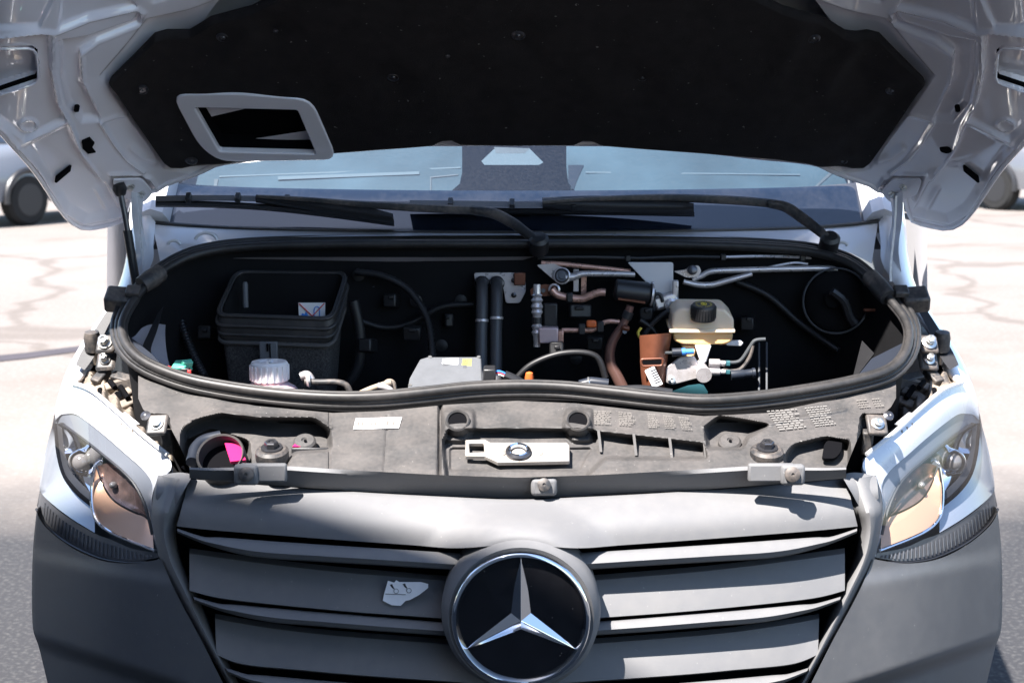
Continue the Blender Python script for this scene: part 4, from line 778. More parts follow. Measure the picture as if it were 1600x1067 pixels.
poly('packing_strip', [slam(x, y, -.028) for x, y in [(457, 700), (464, 692), (472, 700)]], SN * .004, M['pink'], carrier)
poly('vent_opening', [slam(x, y, -.012) for x, y in rpoly([(1284, 716), (1288, 692), (1302, 683), (1316, 688), (1315, 704), (1305, 716)], 6)], SN * -.006, M['dark'], carrier)
for x0, x1, y in ((455, 514, 704), (1110, 1172, 704)): box('cover_edge', (slam(x0, y, -.03) + slam(x1, y, -.03)) / 2, ((x1 - x0) / 2383 * 2.85, .006, .012), M['black'], carrier, .002)
# side bracket with bolt, and two-bolt hinge foot by the strip
for SIDE in (1, -1):
    cb = slam(246, 664, -.004); N_ = Vector((-.1 * SIDE, -.75, .66)).normalized()
    bk = box('headlight_bracket', cb, (.040, .044, .010), M['blackdust'], carrier, .004, axes(N_)); lathe('bracket_bolt', [(.013, 0), (.013, .003), (.009, .004), (.009, .010), (.005, .011), (.001, .009)], cb + N_ * .005, N_, M['bolt'], bk, 16)
    box('bracket_leg', slam(262, 690, -.055), (.022, .02, .05), M['blackdust'], bk, .004, axes((0, -.3, .95)))
    lathe('trim_screw', [(.010, 0), (.010, .003), (.004, .005), (.001, .004)], slam(228, 650, .004), N_, M['dkbolt'], carrier, 16)
    for (x, y, r_, nm) in ((166, 538, .016, 'hinge_foot'), (166, 565, .012, 'wing_bracket')):
        c = U(x, y, .60); f = box(nm, c, (.042, .044, .012), M['blackdust'], van, .006, axes(N_)); lathe('flange_bolt', [(r_, 0), (r_, .004), (r_ * .65, .006), (r_ * .65, .014), (r_ * .4, .015), (.001, .012)], c + N_ * .006, N_, M['bolt'], f, 18)
        lathe('bolt_head', [(r_ * .6, .012), (r_ * .6, .019), (r_ * .35, .020), (.001, .017)], c + N_ * .006, N_, M['bolt'], f, 6)
    bs = lathe('bump_stop', [(.018, -.03), (.018, .0), (.015, .012), (.001, .014)], U(144, 527, .64), (0, -.2, .98), M['blackdust'], van, 20); lathe('stop_screw', [(.010, -.06), (.010, -.03)], U(144, 527, .64), (0, -.2, .98), M['bolt'], bs, 12)
    # dusty carrier side between fender, headlight and strip
    A_ = [(130, 585), (150, 545), (180, 520), (200, 545), (216, 580)]
    base_ = ruled('wing_carrier', [(112, 600), (142, 580), (175, 590), (205, 588), (222, 590)], [(180, 640), (205, 662), (232, 688), (262, 714), (300, 742)], lambda px, py, v: U(px, py, .60 - .24 * v + .02 * math.sin(px * .3) + .03), M['browndust'], van, 50, 24, .01)
    for (x0, y0, x1, y1, off, m) in ((150, 614, 198, 598, .02, 'browndust'), (165, 632, 206, 612, .018, 'browndust'), (182, 640, 214, 626, .02, 'browndust'), (148, 600, 168, 578, .025, 'blackdust'), (132, 604, 150, 618, .02, 'browndust'), (176, 588, 212, 598, .03, 'blackdust')):
        p0 = nearer(U(x0, y0, .60 - .20 * (y0 - 590) / 120), off * .3); p1 = nearer(U(x1, y1, .60 - .20 * (y1 - 590) / 120), off * .3); d_ = p1 - p0
        box('carrier_rib', (p0 + p1) / 2, (d_.length, .022, .02), M[m], base_, .003, axes((0, -.5, .87), d_))
    for (x0, y0, x1, y1) in ((156, 608, 162, 626), (188, 604, 200, 622), (172, 596, 180, 606)):
        tube('rib_gap', [nearer(U(x0, y0, .58), .035), nearer(U(x1, y1, .55), .035)], .006, M['dark'], base_, 6, smoothpath=False)
    poly('lamp_label', [nearer(HL(x, y, .02), .010) for x, y in [(178, 648), (196, 644), (218, 662), (204, 666)]], (0, .003, -.002), M['paper'], base_)
    poly('lamp_flange', [nearer(HL(x, y, .02), .008) for x, y in [(138, 622), (152, 626), (182, 654), (170, 660)]], (0, .004, -.003), M['satin'], base_)
    for x, y in ((192, 662), (200, 668), (208, 673)): box('lamp_fin', nearer(HL(x, y, .02), .010), (.004, .016, .006), M['browndust'], base_, .001)
    ruled('wing_filler', [(120, 572), (150, 540), (176, 508)], [(148, 596), (176, 572), (192, 540)], lambda px, py, v: U(px, py, .70 - .05 * v), M['black'], van, 20, 5, .01)
    poly('carrier_gusset', [U(x, y, .56) for x, y in [(178, 598), (212, 590), (222, 604), (190, 612)]], (0, .02, -.02), M['blackdust'], base_)
SIDE = 1
# printed labels on the carrier
def label(name, q, rows_, cols, m_base, m_ink, off=.0012, fill=.8, parent=carrier):
    q = [np.array(p, float) for p in q]
    if m_base: lb_ = poly(name, [slam(x, y, off) for x, y in q], SN * .0008, M[m_base], parent)
    V = []; Fc = []
    for r_ in range(rows_):
        for c_ in range(cols):
            u = (c_ + .06) / cols; end = (c_ + .06 + .88 * random.uniform(.7, 1) * fill) / cols
            while u < end:
                u1 = min(end, u + random.uniform(.05, .2) / cols); v0, v1 = (r_ + .28) / rows_, (r_ + .68) / rows_; b0 = len(V)
                for uu, v in ((u, v0), (u1, v0), (u1, v1), (u, v1)):
                    p = (q[0] * (1 - uu) + q[1] * uu) * (1 - v) + (q[3] * (1 - uu) + q[2] * uu) * v; V.append(slam(p[0], p[1], off + .0014))
                Fc.append((b0, b0 + 1, b0 + 2, b0 + 3)); u = u1 + .035 / cols
    o = mk(name + '_print' if m_base else name, V, Fc, M[m_ink], parent if not m_base else lb_, 0, recalc=False); o['kind'] = 'stuff'; return o
label('white_label', [(556, 654), (628, 652), (623, 669), (552, 671)], 1, 3, 'paper', 'print_', .002)
label('warning_print', [(925, 640), (1003, 645), (1004, 666), (926, 662)], 8, 2, None, 'print_', .003); label('warning_print', [(1010, 645), (1082, 652), (1090, 672), (1012, 668)], 8, 3, None, 'print_', .003)
label('notice_print', [(1194, 641), (1250, 637), (1268, 667), (1215, 673)], 9, 1, None, 'print2', .003, 1.0); label('notice_print', [(1254, 636), (1296, 632), (1314, 662), (1272, 667)], 9, 1, None, 'print2', .003, 1.0)
label('code_print', [(1336, 624), (1384, 620), (1392, 634), (1342, 638)], 4, 2, None, 'print_', .003)

# ------------------------------------------------------------------ engine bay contents
# air intake box, open on top
ro = rpoly([(334, 494), (366, 424), (546, 426), (522, 500)], 16, 7)
def ab(px, py): return .735 - (py - 424) / 74.0 * .125
rt = [U(x, y, ab(x, y)) for x, y in ro]; rc_ = sum(rt, Vector()) / len(rt); nR = len(rt)
def ring(k, dz, dy=0): return [rc_ + (p - rc_) * k + Vector((0, dy, dz)) for p in rt]
abx = grid('air_intake_box', [ring(.93, -.045), ring(.92, -.06), ring(.86, -.16, .0), ring(.78, -.28, .0)], M['fleece'], van, 0, 50, closed=True)
grid('box_inside', [ring(.90, .0), ring(.86, -.06), ring(.74, -.2), ring(.02, -.21)], M['bay'], abx, 0, 50, closed=True)
for k, dz, r_ in ((.975, .0, .0042), (.94, .001, .0032), (1.0, -.020, .0045), (.975, -.040, .004)): tube('rubber_collar', ring(k, dz), r_, M['rubber'], abx, 10, closed=True, smoothpath=False)
grid('collar_band', [ring(.975, .0), ring(1.0, -.02), ring(.985, -.045), ring(.95, -.052)], M['rubber'], abx, 0, 60, closed=True)
tube('box_flange', [p for p in ring(.965, -.058)], .005, M['carrier'], abx, 8, closed=True, smoothpath=False)
cl = box('box_clip', U(420, 549, .583), (.038, .012, .042), M['ecu'], abx, .002); box('clip_slot', U(418, 543, .575), (.004, .004, .016), M['dark'], cl, .0005); box('clip_seam', U(422, 548, .575), (.002, .003, .03), M['dark'], cl, .0003)
stk = poly('warning_sticker', [U(x, y, .662) for x, y in [(466, 473), (508, 473), (508, 495), (467, 495)]], (0, .001, 0), M['paper'], abx)
for a, b in (((467, 474), (488, 494)), ((507, 474), (488, 494))): tube('sticker_stroke', [U(a[0], a[1], .660), U(b[0], b[1], .660)], .0012, M['red'], stk, 5, smoothpath=False)
poly('sticker_symbol', [U(x, y, .6612) for x, y in [(470, 494), (472, 489), (476, 491), (478, 486), (482, 494)]], None, M['blue'], stk)
tube('sticker_symbol', [U(x, y, .661) for x, y in [(491, 494), (491, 483), (495, 479), (499, 483), (499, 494)]], .0012, M['blue'], stk, 5)
lathe('intake_post', [(.006, 0), (.006, .05), (.004, .055)], U(384, 480, .68), (0, 0, 1), M['ecu'], abx, 10)
# fleece seam tufts on the near edge
# coolant tank with ribbed cap
tc_ = U(421, 582, .44)
tk = lathe('coolant_tank', [(.001, .0), (.032, -.006), (.052, -.018), (.066, -.035), (.072, -.06), (.072, -.14)], tc_ + Vector((0, 0, -.012)), (0, 0, 1), M['pinktank'], van, 36, 60)
cp = lathe('tank_cap', [(.038, -.016), (.038, .018), (.035, .023), (.020, .023), (.018, .019), (.001, .019)], tc_ + Vector((0, 0, .0)), (0, 0, 1), M['cap'], tk, 40, 30)
for k in range(20):
    a = 2 * math.pi * k / 20; box('grip_rib', tc_ + Vector((.0385 * math.cos(a), .0385 * math.sin(a), .001)), (.004, .005, .03), M['cap'], cp, .001, (Vector((math.cos(a), math.sin(a), 0)), Vector((-math.sin(a), math.cos(a), 0)), Vector((0, 0, 1))))
box('cap_grip', tc_ + Vector((0, 0, .021)), (.006, .05, .008), M['cap'], cp, .002)
lathe('cap_mark', [(.004, .024), (.0042, .0243), (.001, .0245)], tc_ + Vector((.004, -.02, .0)), (0, 0, 1), M['dark'], cp, 3)
hs = tube('tank_hose', [U(x, y, .42) for x, y in [(476, 596), (500, 597), (525, 597), (541, 602), (548, 616)]], .0065, M['blackdust'], van, 10); lathe('hose_clamp', [(.012, -.004), (.014, 0), (.012, .004), (.009, .004)], U(482, 594, .42), (1, .1, .1), M['alu'], hs, 18)
tube('hose_elbow', [U(x, y, .43) for x, y in [(470, 588), (480, 586), (486, 594)]], .009, M['alu'], hs, 10)
hs = tube('sensor_line', [U(x, y, .42) for x, y in [(560, 616), (578, 608), (598, 601), (612, 598)]], .006, M['browndust'], van, 10); tube('line_sleeve', [U(x, y, .415) for x, y in [(590, 603), (604, 606), (612, 612)]], .007, M['alu'], hs, 10); tube('line_loop', [U(x, y, .425) for x, y in [(598, 604), (606, 596), (614, 598), (617, 612)]], .005, M['browndust'], hs, 8)
# green plug
gp = box('green_plug', U(284, 576, .47), (.032, .03, .026), M['green'], van, .003, axes((-.2, -.4, .9), (1, -.3, .2))); box('plug_latch', U(292, 568, .465), (.022, .012, .014), M['green'], gp, .002, axes((.3, -.4, .9), (1, .3, .6)))
box('plug_socket', U(290, 584, .455), (.018, .012, .024), M['black'], gp, .002); box('plug_lock', U(296, 584, .448), (.007, .008, .016), M['red'], gp, .001); tube('plug_wire', [U(x, y, .48) for x, y in [(262, 573), (268, 575), (276, 577)]], .003, M['red'], gp, 6)
for pt in ((262, 578), (268, 582)): tube('plug_wire', [U(pt[0] - 10, pt[1] - 2, .48), U(pt[0] + 8, pt[1], .475)], .0025, M['black'], gp, 6, smoothpath=False)
# grey control unit with two stickers
cu = [U(656, 561, .50), U(668, 557, .505), U(752, 557, .505), U(754, 604, .40), U(636, 610, .40), U(640, 590, .43)]
eb = poly('control_unit', cu, (0, .02, -.08), M['ecu'], van, bevel=.003)
cun = (cu[2] - cu[0]).cross(cu[4] - cu[0]).normalized()
if cun.z < 0: cun = -cun
def cuP(px, py, o=.0006): return UP(px, py, cu[4] + cun * o, cun)
for q, m_ in (([(692, 561), (716, 560), (715, 576), (689, 576)], 'paper'), ([(723, 561), (737, 561), (736, 576), (721, 576)], 'yellow')):
    st_ = poly('unit_sticker', [cuP(x, y, .001) for x, y in q], cun * .0006, M[m_], eb)
    for k in range(4): poly('sticker_line', [cuP(x, y, .002) for x, y in [(q[0][0] + 1, q[0][1] + 2 + 3.4 * k), (q[0][0] + random.uniform(6, 12), q[0][1] + 2 + 3.4 * k), (q[0][0] + 6, q[0][1] + 3.6 + 3.4 * k), (q[0][0] + 0, q[0][1] + 3.6 + 3.4 * k)]], None, M['ink'], st_)
for (x, y) in ((672, 559), (748, 559), (641, 603), (752, 602)): lathe('unit_screw', [(.004, 0), (.004, .003), (.001, .003)], cuP(x, y, .0), cun, M['bolt'], eb, 10)
box('unit_plug', U(765, 585, .45), (.025, .05, .03), M['black'], eb, .003); lathe('unit_stud', [(.003, 0), (.003, .016)], U(757, 567, .47), (1, 0, 0), M['bolt'], eb, 8); lathe('unit_stud', [(.004, 0), (.004, .014)], U(757, 597, .42), (1, 0, 0), M['bolt'], eb, 8)
for (c_, m_) in ((0, 'blue'), (2.5, 'red'), (5, 'paper')): tube('unit_wire', [U(x, y + c_, .46) for x, y in [(768, 584), (778, 580), (788, 583), (796, 590)]], .0022, M[m_], eb, 6)
tube('unit_harness', [U(x, y, .46) for x, y in [(788, 586), (806, 594), (822, 604)]], .010, M['black'], eb, 8)
# heater hoses through their plate
hpz = poly('hose_plate', [U(x, y, .775) for x, y in rpoly([(740, 426), (820, 426), (822, 455), (812, 474), (790, 474), (786, 448), (742, 440)], 5)], (0, .004, 0), M['warmgrey'] if 'warmgrey' in M else M['alu'], van, bevel=.001)
for (x, y) in ((803, 438), (806, 430), (803, 461)): lathe('plate_screw', [(.006, 0), (.006, .004), (.003, .006), (.001, .006)], U(x, y, .774), (0, -1, 0), M['dkbolt'], hpz, 12)
box('plate_tab', U(812, 436, .765), (.025, .006, .028), M['orange'], hpz, .002)
for (x, b_) in ((753, 505), (776, 501)):
    hh = tube('heater_hose', [U(x, 441, .765), U(x, 452, .735), U(x, 480, .715), U(x - 1, 520, .70), U(x - 1, 560, .68), U(x - 1, 615, .64)], .0135, M['rubber2'] if 'rubber2' in M else M['blackdust'], van, 14); lathe('hose_band', [(.0142, -.003), (.0148, -.001), (.0148, .001), (.0142, .003)], U(x, b_ - 4, .707), (0, .2, 1), M['alu'], hh, 18)
    lathe('hose_collar', [(.017, -.004), (.018, 0), (.016, .006)], U(x, 443, .760), (0, -.7, .5), M['black'], hh, 18)
# refrigerant fitting, block and pipes
rf = lathe('refrigerant_fitting', [(.0075, .07), (.0085, .05), (.012, .047), (.009, .042), (.013, .036), (.0095, .03), (.0135, .022), (.010, .016), (.0125, .010), (.009, .004), (.009, -.016), (.012, -.02), (.009, -.028), (.012, -.034), (.008, -.042), (.0075, -.065)], U(839, 495, .66), (0, .05, 1), M['alu'], van, 18)
lathe('fitting_band', [(.0105, -.012), (.0105, .002)], U(839, 497, .66), (0, .05, 1), M['black'], rf, 16)
bl_ = box('fitting_block', U(857, 523, .655), (.042, .03, .034), M['pinkalu'] if 'pinkalu' in M else M['alu'], rf, .003); box('block_step', U(876, 525, .655), (.012, .028, .026), M['warm'], bl_, .002); lathe('block_bolt', [(.004, 0), (.004, .02), (.007, .02), (.007, .026)], U(880, 531, .65), (1, 0, 0), M['dkbolt'], bl_, 10)
lathe('valve_pin', [(.003, 0), (.003, .014)], U(833, 517, .66), (-1, 0, 0), M['bolt'], rf, 8)
tube('refrigerant_pipe', [U(x, y, .655) for x, y in [(878, 516), (905, 516), (922, 516), (932, 513), (940, 506), (952, 502), (968, 503)]], .0052, M['warm'], van, 10)
for x in (909, 938): box('pipe_holder', U(x, 514 if x < 930 else 510, .652), (.014, .02, .022), M['black'], van, .002)
box('orange_clip', U(924, 506, .645), (.022, .012, .016), M['orangep'], van, .004); box('holder_bracket', U(860, 495, .69), (.03, .015, .06), M['black'], van, .003)
tube('suction_pipe', [U(x, y, .65) for x, y in [(985, 478), (980, 494), (972, 510), (960, 528), (953, 548), (954, 568), (964, 588), (976, 612)]], [.0085, .0085, .0095, .0105, .0115, .0125, .013, .013], M['pipe'] if 'pipe' in M else M['warm'], van, 14)
fl = box('pipe_flange', U(977, 513, .635), (.018, .012, .032), M['orange'], van, .005, axes((0, -1, .2), (1, 0, -.25))); lathe('flange_screw', [(.005, 0), (.005, .004), (.001, .004)], U(976, 518, .627), (0, -1, .2), M['dkbolt'], fl, 8)
tube('pipe_sleeve', [U(983, 487, .648), U(978, 498, .648)], .0115, M['black'], van, 12, smoothpath=False)
tube('evaporator_pipe', [U(x, y, .72) for x, y in [(862, 452), (870, 460), (888, 465), (908, 467), (922, 462), (936, 457), (946, 457)]], .0085, M['warm'], van, 12); box('pipe_grommet', U(890, 465, .712), (.014, .014, .022), M['black'], van, .003)
fb = poly('flange_bracket', [U(x, y, .735) for x, y in rpoly([(828, 452), (850, 444), (868, 446), (872, 456), (862, 462), (830, 464)], 4)], (0, .004, 0), M['orange'], van)
lathe('bracket_ring', [(.012, 0), (.013, .004), (.009, .006), (.008, .002)], U(866, 452, .733), (0, -1, .1), M['alu'], fb, 20); lathe('bracket_screw', [(.005, 0), (.005, .003), (.001, .003)], U(849, 454, .733), (0, -1, .1), M['dkbolt'], fb, 10)
# wiper linkage under the rear edge
lk = poly('linkage_plate', [U(x, y, .74) for x, y in rpoly([(838, 414), (866, 412), (890, 424), (896, 434), (882, 440), (866, 438)], 4)], (0, .004, 0), M['alu'], van)
lathe('linkage_bush', [(.016, -.006), (.016, .004), (.013, .006), (.012, .002), (.008, .002), (.007, .006), (.001, .006)], U(878, 431, .73), (0, -1, .2), M['dkbolt'], lk, 22); lathe('bush_collar', [(.0185, -.008), (.0185, .002), (.016, .003)], U(878, 431, .73), (0, -1, .2), M['alu'], lk, 22)
tube('linkage_rod', [U(x, y, .735) for x, y in [(884, 434), (898, 432), (912, 428), (960, 428), (992, 429)]], [.010, .007, .0065, .0065, .0065], M['alu'], van, 10)
tube('linkage_rod', [U(x, y, .75) for x, y in [(846, 411), (880, 413), (930, 418), (985, 424)]], .0055, M['warm'], van, 10)
tube('linkage_rod', [U(x, y, .745) for x, y in [(1082, 437), (1098, 430), (1112, 424), (1160, 422), (1240, 420), (1300, 420), (1312, 428)]], .0068, M['alu'], van, 10)
tube('linkage_rod', [U(x, y, .735) for x, y in [(1068, 440), (1090, 445), (1112, 445), (1135, 439), (1175, 428)]], [.006, .0068, .007, .0068, .005], M['alu'], van, 10)
tube('linkage_rod', [U(x, y, .755) for x, y in [(1200, 418), (1240, 411), (1262, 413)]], .003, M['alu'], van, 8)
pv = poly('pivot_plate', [U(x, y, .738) for x, y in rpoly([(1052, 424), (1072, 421), (1078, 415), (1092, 415), (1096, 424), (1090, 434), (1072, 434)], 3)], (0, .005, 0), M['alu'], van, bevel=.001); lathe('pivot_bush', [(.011, -.004), (.011, .004), (.007, .006), (.001, .006)], U(1082, 422, .734), (0, -1, .2), M['dkbolt'], pv, 18)
for (x0, y0, x1, y1) in ((840, 403, 1000, 404), (1000, 404, 1130, 402), (1130, 402, 1255, 402), (1255, 402, 1330, 416)): tube('edge_cable', [U(x0, y0, .765), U((x0 + x1) / 2, (y0 + y1) / 2 - 1.5, .765), U(x1, y1, .765)], .0035, M['alu'] if x0 > 1100 else M['rubber'], van, 8)
for x, y in ((981, 404), (1130, 402), (1254, 403)): box('cable_clip', U(x, y, .762), (.012, .012, .014), M['black'], van, .002)
wb_ = poly('wiper_bracket', [U(x, y, .725) for x, y in rpoly([(980, 410), (1052, 410), (1052, 462), (1040, 462), (1036, 474), (1022, 480), (1020, 452), (1012, 444)], 4)], (0, .006, 0), M['white'], van, bevel=.002)
mo = lathe('wiper_motor', [(.018, -.04), (.024, -.036), (.025, .03), (.022, .038), (.012, .04), (.010, .05)], U(988, 456, .70), (1, .05, -.12), M['black'], van, 28); tube('motor_strap', [U(966, 467, .68), U(1008, 473, .68)], .003, M['orange'], mo, 6, smoothpath=False); lathe('motor_flange', [(.028, .040), (.028, .044), (.02, .046)], U(988, 456, .70), (1, .05, -.12), M['alu'], mo, 28)
mb = box('motor_gearbox', U(1040, 470, .715), (.055, .03, .045), M['alu'], van, .006, axes((0, -1, .1), (1, 0, .3))); lathe('gearbox_boss', [(.014, 0), (.014, .01), (.008, .012), (.008, .006), (.001, .006)], U(1048, 476, .695), (0, -1, .1), M['alu'], mb, 20); tube('motor_handle', [U(x, y, .69) for x, y in [(1022, 486), (1020, 470), (1025, 460), (1032, 461), (1036, 472)]], .004, M['black'], mb, 8)
box('gearbox_lug', U(1055, 452, .70), (.014, .012, .04), M['alu'], mb, .003); tube('motor_cable', [U(x, y, .66) for x, y in [(1003, 530), (1020, 505), (1042, 488), (1060, 482)]], .006, M['black'], mb, 8)
# dark brackets and pipes between motor and reservoir
for x, y, m_ in ((912, 443, 'warm'), (900, 438, 'alu')): box('pipe_stay', U(x, y, .76), (.012, .004, .05), M[m_], van, .001)
og = ruled('heat_shield', [(999, 524), (1000, 550), (1001, 580), (1004, 606)], [(1050, 520), (1044, 556), (1040, 580), (1038, 606)], lambda px, py, v: U(px, py, .60 - .03 * math.sin(v * math.pi)), M['orange'], van, 20, 8, .006)
poly('shield_slot', [U(x, y, .56) for x, y in rpoly([(1003, 563), (1034, 562), (1033, 569), (1004, 570)], 3)], (0, .003, 0), M['dark'], og)
tube('slot_rim', [U(x, y, .561) for x, y in rpoly([(1001, 561), (1036, 560), (1035, 571), (1002, 572)], 4)], .002, M['orange'], og, 6, closed=True, smoothpath=False)
bs_ = poly('barcode_sticker', [U(x, y, .555) for x, y in rpoly([(1007, 579), (1022, 572), (1036, 600), (1020, 606)], 2)], (0, .001, 0), M['paper'], og)
for k in range(6):
    u = (k + .5) / 6; a = np.array((1015, 578)) * (1 - u) + np.array((1024, 600)) * u; poly('barcode_bar', [U(x, y, .5545) for x, y in [(a[0], a[1]), (a[0] + 9, a[1] - 4), (a[0] + 9.6, a[1] - 2.6), (a[0] + .6, a[1] + 1.4)]], None, M['ink'], bs_)
poly('bracket_plate', [U(x, y, .60) for x, y in rpoly([(1040, 575), (1062, 558), (1085, 556), (1098, 580), (1096, 590), (1050, 602), (1040, 598)], 4)], (0, .006, 0), M['alu'], van, bevel=.002)
lathe('plate_bolt', [(.008, 0), (.008, .004), (.004, .005), (.001, .003)], U(1049, 594, .595), (0, -1, .3), M['bolt'], van, 16)
poly('teal_plate', [U(x, y, .56) for x, y in [(1050, 611), (1075, 602), (1098, 599), (1106, 612)]], (0, .01, -.02), M['teal'], van)
# brake fluid tank
def bf(px, py, y=.60): return U(px, py, y)
prof_u = [(1052, 486), (1066, 482), (1120, 482), (1136, 485), (1147, 496), (1147, 514)]; 
tank = poly('brake_fluid_tank', [bf(x, y) for x, y in rpoly([(1049, 516), (1051, 492), (1062, 482), (1132, 483), (1147, 498), (1147, 516)], 5)], (0, .075, .012), M['tank'], van, bevel=.008, seg=3)
poly('tank_lower', [bf(x, y, .603) for x, y in rpoly([(1051, 520), (1146, 520), (1144, 534), (1132, 539), (1066, 539), (1053, 533)], 5)], (0, .07, .01), M['tankamb'], tank, bevel=.006, seg=3)
poly('tank_seam', [bf(x, y, .594) for x, y in [(1046, 515), (1149, 515), (1149, 520.5), (1046, 520.5)]], (0, .085, .012), M['tank'], tank, bevel=.002)
poly('tank_funnel', [bf(x, y, .597) for x, y in [(1086, 540), (1112, 540), (1104, 565), (1098, 571), (1094, 565)]], (0, .02, 0), M['cap'], tank, bevel=.003)
poly('tank_spout', [bf(x, y, .61) for x, y in [(1132, 533), (1158, 532), (1162, 536), (1158, 541), (1136, 540)]], (0, .012, 0), M['cap'], tank, bevel=.002)
cpc = bf(1099, 487, .600) ; tcap = lathe('tank_cap', [(.026, -.016), (.026, .012), (.024, .016), (.001, .017)], cpc, (0, -.22, .97), M['black'], tank, 32)
ax3 = axes((0, -.22, .97))
def capP(r_, a, hh=.0172): return cpc + ax3[2] * hh + (ax3[0] * math.cos(a) + ax3[1] * math.sin(a)) * r_
tube('cap_symbol', [capP(.006, 2 * math.pi * k / 16, .0178) for k in range(16)], .0011, M['yellow'], tcap, 5, closed=True, smoothpath=False); lathe('cap_dot', [(.002, .0170), (.002, .0182), (.001, .0184)], cpc, ax3[2], M['yellow'], tcap, 10)
for k in range(26):
    if k in (6, 13, 19): continue
    a = 2 * math.pi * k / 26; poly('cap_letter', [capP(r_, a + da, .0174) for r_, da in ((.0140, -.06), (.0140, .06), (.0185, .05), (.0185, -.03))], None, M['yellow'], tcap)
for k in range(28):
    a = 2 * math.pi * k / 28; box('cap_grip', capP(.0262, a, .0), (.0025, .003, .024), M['black'], tcap, .0006, (ax3[0] * math.cos(a) + ax3[1] * math.sin(a), ax3[1] * math.cos(a) - ax3[0] * math.sin(a), ax3[2]))
poly('cap_tab', [bf(x, y, .598) for x, y in [(1097, 489), (1101, 489), (1101, 497), (1097, 497)]], (0, .004, 0), M['cap'], tcap)
poly('tank_neck', [bf(x, y, .61) for x, y in [(1064, 540), (1088, 540), (1086, 556), (1074, 560), (1070, 548)]], (0, .03, 0), M['tankamb'], tank, bevel=.003)
# master cylinder, its ports, pipes and plugs
mcx = U(1100, 586, .555); mc = lathe('master_cylinder', [(.0165, .0), (.0165, .012), (.013, .016), (.013, .14)], mcx, (0, 1, .12), M['alu'], van, 26)
for (x, y, L_) in ((1108, 567, .05), (1108, 580, .05)):
    p_ = lathe('port', [(.009, 0), (.009, .022), (.006, .024), (.006, .034), (.003, .036)], U(x, y, .60), (1, 0, -.03), M['alu'], mc, 16)
    lathe('port_nut', [(.0065, .036), (.0065, .044)], U(x, y, .60), (1, 0, -.03), M['teal'], mc, 6)
tube('brake_pipe', [U(x, y, .60) for x, y in [(1130, 566), (1150, 566), (1160, 560), (1172, 542), (1180, 532), (1196, 530)]], .004, M['pipeblk'] if 'pipeblk' in M else M['blackdust'], van, 8); tube('brake_pipe', [U(x, y, .60) for x, y in [(1130, 578), (1150, 579), (1162, 572), (1172, 556), (1176, 540)]], .004, M['blackdust'], van, 8)
lathe('level_plug', [(.011, 0), (.011, .025), (.009, .03), (.009, .045), (.011, .046), (.011, .052)], U(1142, 586, .60), (1, 0, .1), M['bayblue'], van, 18)
bpz = lathe('blue_plug', [(.006, 0), (.006, .018), (.008, .018), (.008, .026)], U(1084, 549, .59), (-1, 0, -.05), M['blue'], van, 14); tube('plug_wire', [U(x, y, .59) for x, y in [(1062, 550), (1050, 551), (1036, 551)]], .003, M['pipeblk'] if 'pipeblk' in M else M['black'], bpz, 6); lathe('plug_body', [(.009, .026), (.009, .046)], U(1084, 549, .59), (-1, 0, -.05), M['bayblue'], bpz, 14)
tube('yellow_tie', [U(1002, 512, .62), U(997, 520, .62), U(1000, 528, .62)], .003, M['yellow'], van, 6); tube('bay_harness', [U(x, y, .40) for x, y in [(920, 604), (960, 607), (1004, 606), (1050, 612)]], .006, M['black'], van, 8)
gb = lathe('booster_rim', [(.0705, -.003), (.0735, 0), (.0705, .003), (.069, .001)], U(1306, 470, .70), (-.35, -.9, .2), M['ecu'], van, 40)
lathe('booster_face', [(.066, 0), (.05, .01), (.02, .014), (.018, .03), (.001, .03)], U(1306, 470, .705), (-.35, -.9, .2), M['bay'], gb, 32)
tube('booster_arm', [U(x, y, .66) for x, y in [(1300, 455), (1318, 470), (1328, 495), (1336, 506)]], .010, M['black'], gb, 8)
# bolts on the dark bulkhead, orange cap, pipe stub at the front
for (x, y) in ((584, 445), (586, 497), (622, 497), (582, 457), (620, 475)): lathe('bulkhead_bolt', [(.010, 0), (.010, .004), (.005, .006), (.005, .012), (.001, .012)], U(x, y, .80), (0, -1, .1), M['dkbolt'], van, 14)
poly('bulkhead_tab', [U(x, y, .79) for x, y in [(577, 511), (584, 505), (594, 507), (592, 512)]], (0, .004, 0), M['bolt'], van)
oc_ = lathe('orange_cap', [(.009, -.03), (.009, .0), (.007, .010), (.003, .012)], U(827, 590, .42), (0, -.1, 1), M['orangep'], van, 16)
st_ = tube('pipe_stub', [U(906, 602, .43), U(924, 597, .43), U(950, 600, .43)], .011, M['bayblue'], van, 12, smoothpath=False); lathe('stub_ring', [(.0115, -.002), (.0125, 0), (.0115, .002)], U(920, 598, .43), (1, 0, .1), M['bolt'], st_, 18)
for x in (1186, 1198): tube('duct_edge', [U(x, 535, .70), U(x, 610, .60)], .002, M['ecu'], van, 5, smoothpath=False)

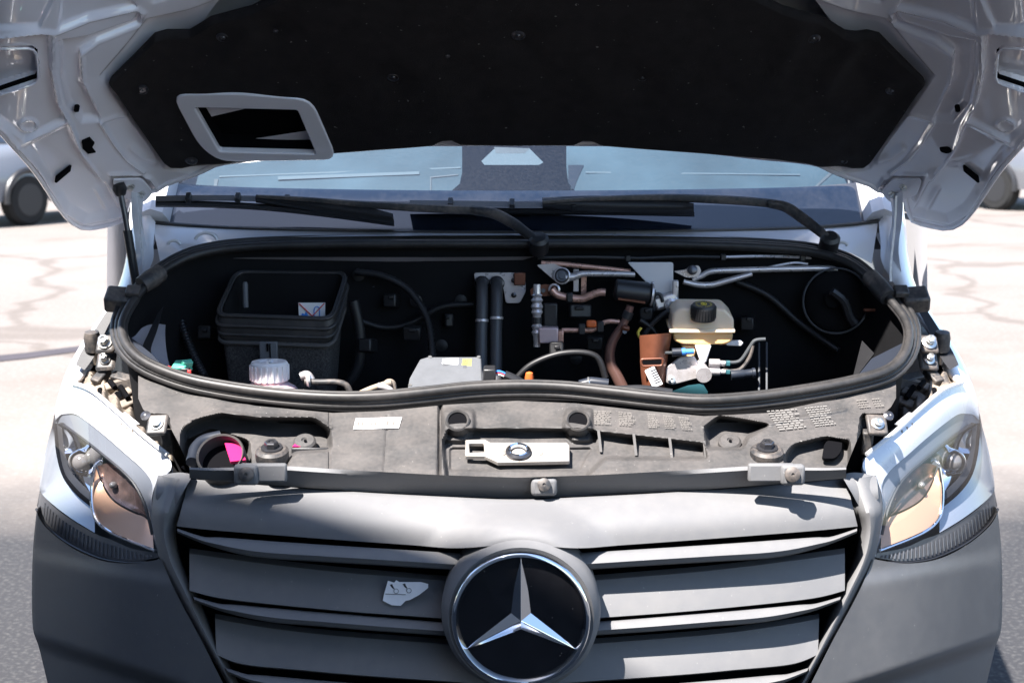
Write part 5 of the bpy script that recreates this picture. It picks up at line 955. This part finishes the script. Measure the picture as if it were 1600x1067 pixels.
# ------------------------------------------------------------------ dim clutter at the back and bottom of the bay
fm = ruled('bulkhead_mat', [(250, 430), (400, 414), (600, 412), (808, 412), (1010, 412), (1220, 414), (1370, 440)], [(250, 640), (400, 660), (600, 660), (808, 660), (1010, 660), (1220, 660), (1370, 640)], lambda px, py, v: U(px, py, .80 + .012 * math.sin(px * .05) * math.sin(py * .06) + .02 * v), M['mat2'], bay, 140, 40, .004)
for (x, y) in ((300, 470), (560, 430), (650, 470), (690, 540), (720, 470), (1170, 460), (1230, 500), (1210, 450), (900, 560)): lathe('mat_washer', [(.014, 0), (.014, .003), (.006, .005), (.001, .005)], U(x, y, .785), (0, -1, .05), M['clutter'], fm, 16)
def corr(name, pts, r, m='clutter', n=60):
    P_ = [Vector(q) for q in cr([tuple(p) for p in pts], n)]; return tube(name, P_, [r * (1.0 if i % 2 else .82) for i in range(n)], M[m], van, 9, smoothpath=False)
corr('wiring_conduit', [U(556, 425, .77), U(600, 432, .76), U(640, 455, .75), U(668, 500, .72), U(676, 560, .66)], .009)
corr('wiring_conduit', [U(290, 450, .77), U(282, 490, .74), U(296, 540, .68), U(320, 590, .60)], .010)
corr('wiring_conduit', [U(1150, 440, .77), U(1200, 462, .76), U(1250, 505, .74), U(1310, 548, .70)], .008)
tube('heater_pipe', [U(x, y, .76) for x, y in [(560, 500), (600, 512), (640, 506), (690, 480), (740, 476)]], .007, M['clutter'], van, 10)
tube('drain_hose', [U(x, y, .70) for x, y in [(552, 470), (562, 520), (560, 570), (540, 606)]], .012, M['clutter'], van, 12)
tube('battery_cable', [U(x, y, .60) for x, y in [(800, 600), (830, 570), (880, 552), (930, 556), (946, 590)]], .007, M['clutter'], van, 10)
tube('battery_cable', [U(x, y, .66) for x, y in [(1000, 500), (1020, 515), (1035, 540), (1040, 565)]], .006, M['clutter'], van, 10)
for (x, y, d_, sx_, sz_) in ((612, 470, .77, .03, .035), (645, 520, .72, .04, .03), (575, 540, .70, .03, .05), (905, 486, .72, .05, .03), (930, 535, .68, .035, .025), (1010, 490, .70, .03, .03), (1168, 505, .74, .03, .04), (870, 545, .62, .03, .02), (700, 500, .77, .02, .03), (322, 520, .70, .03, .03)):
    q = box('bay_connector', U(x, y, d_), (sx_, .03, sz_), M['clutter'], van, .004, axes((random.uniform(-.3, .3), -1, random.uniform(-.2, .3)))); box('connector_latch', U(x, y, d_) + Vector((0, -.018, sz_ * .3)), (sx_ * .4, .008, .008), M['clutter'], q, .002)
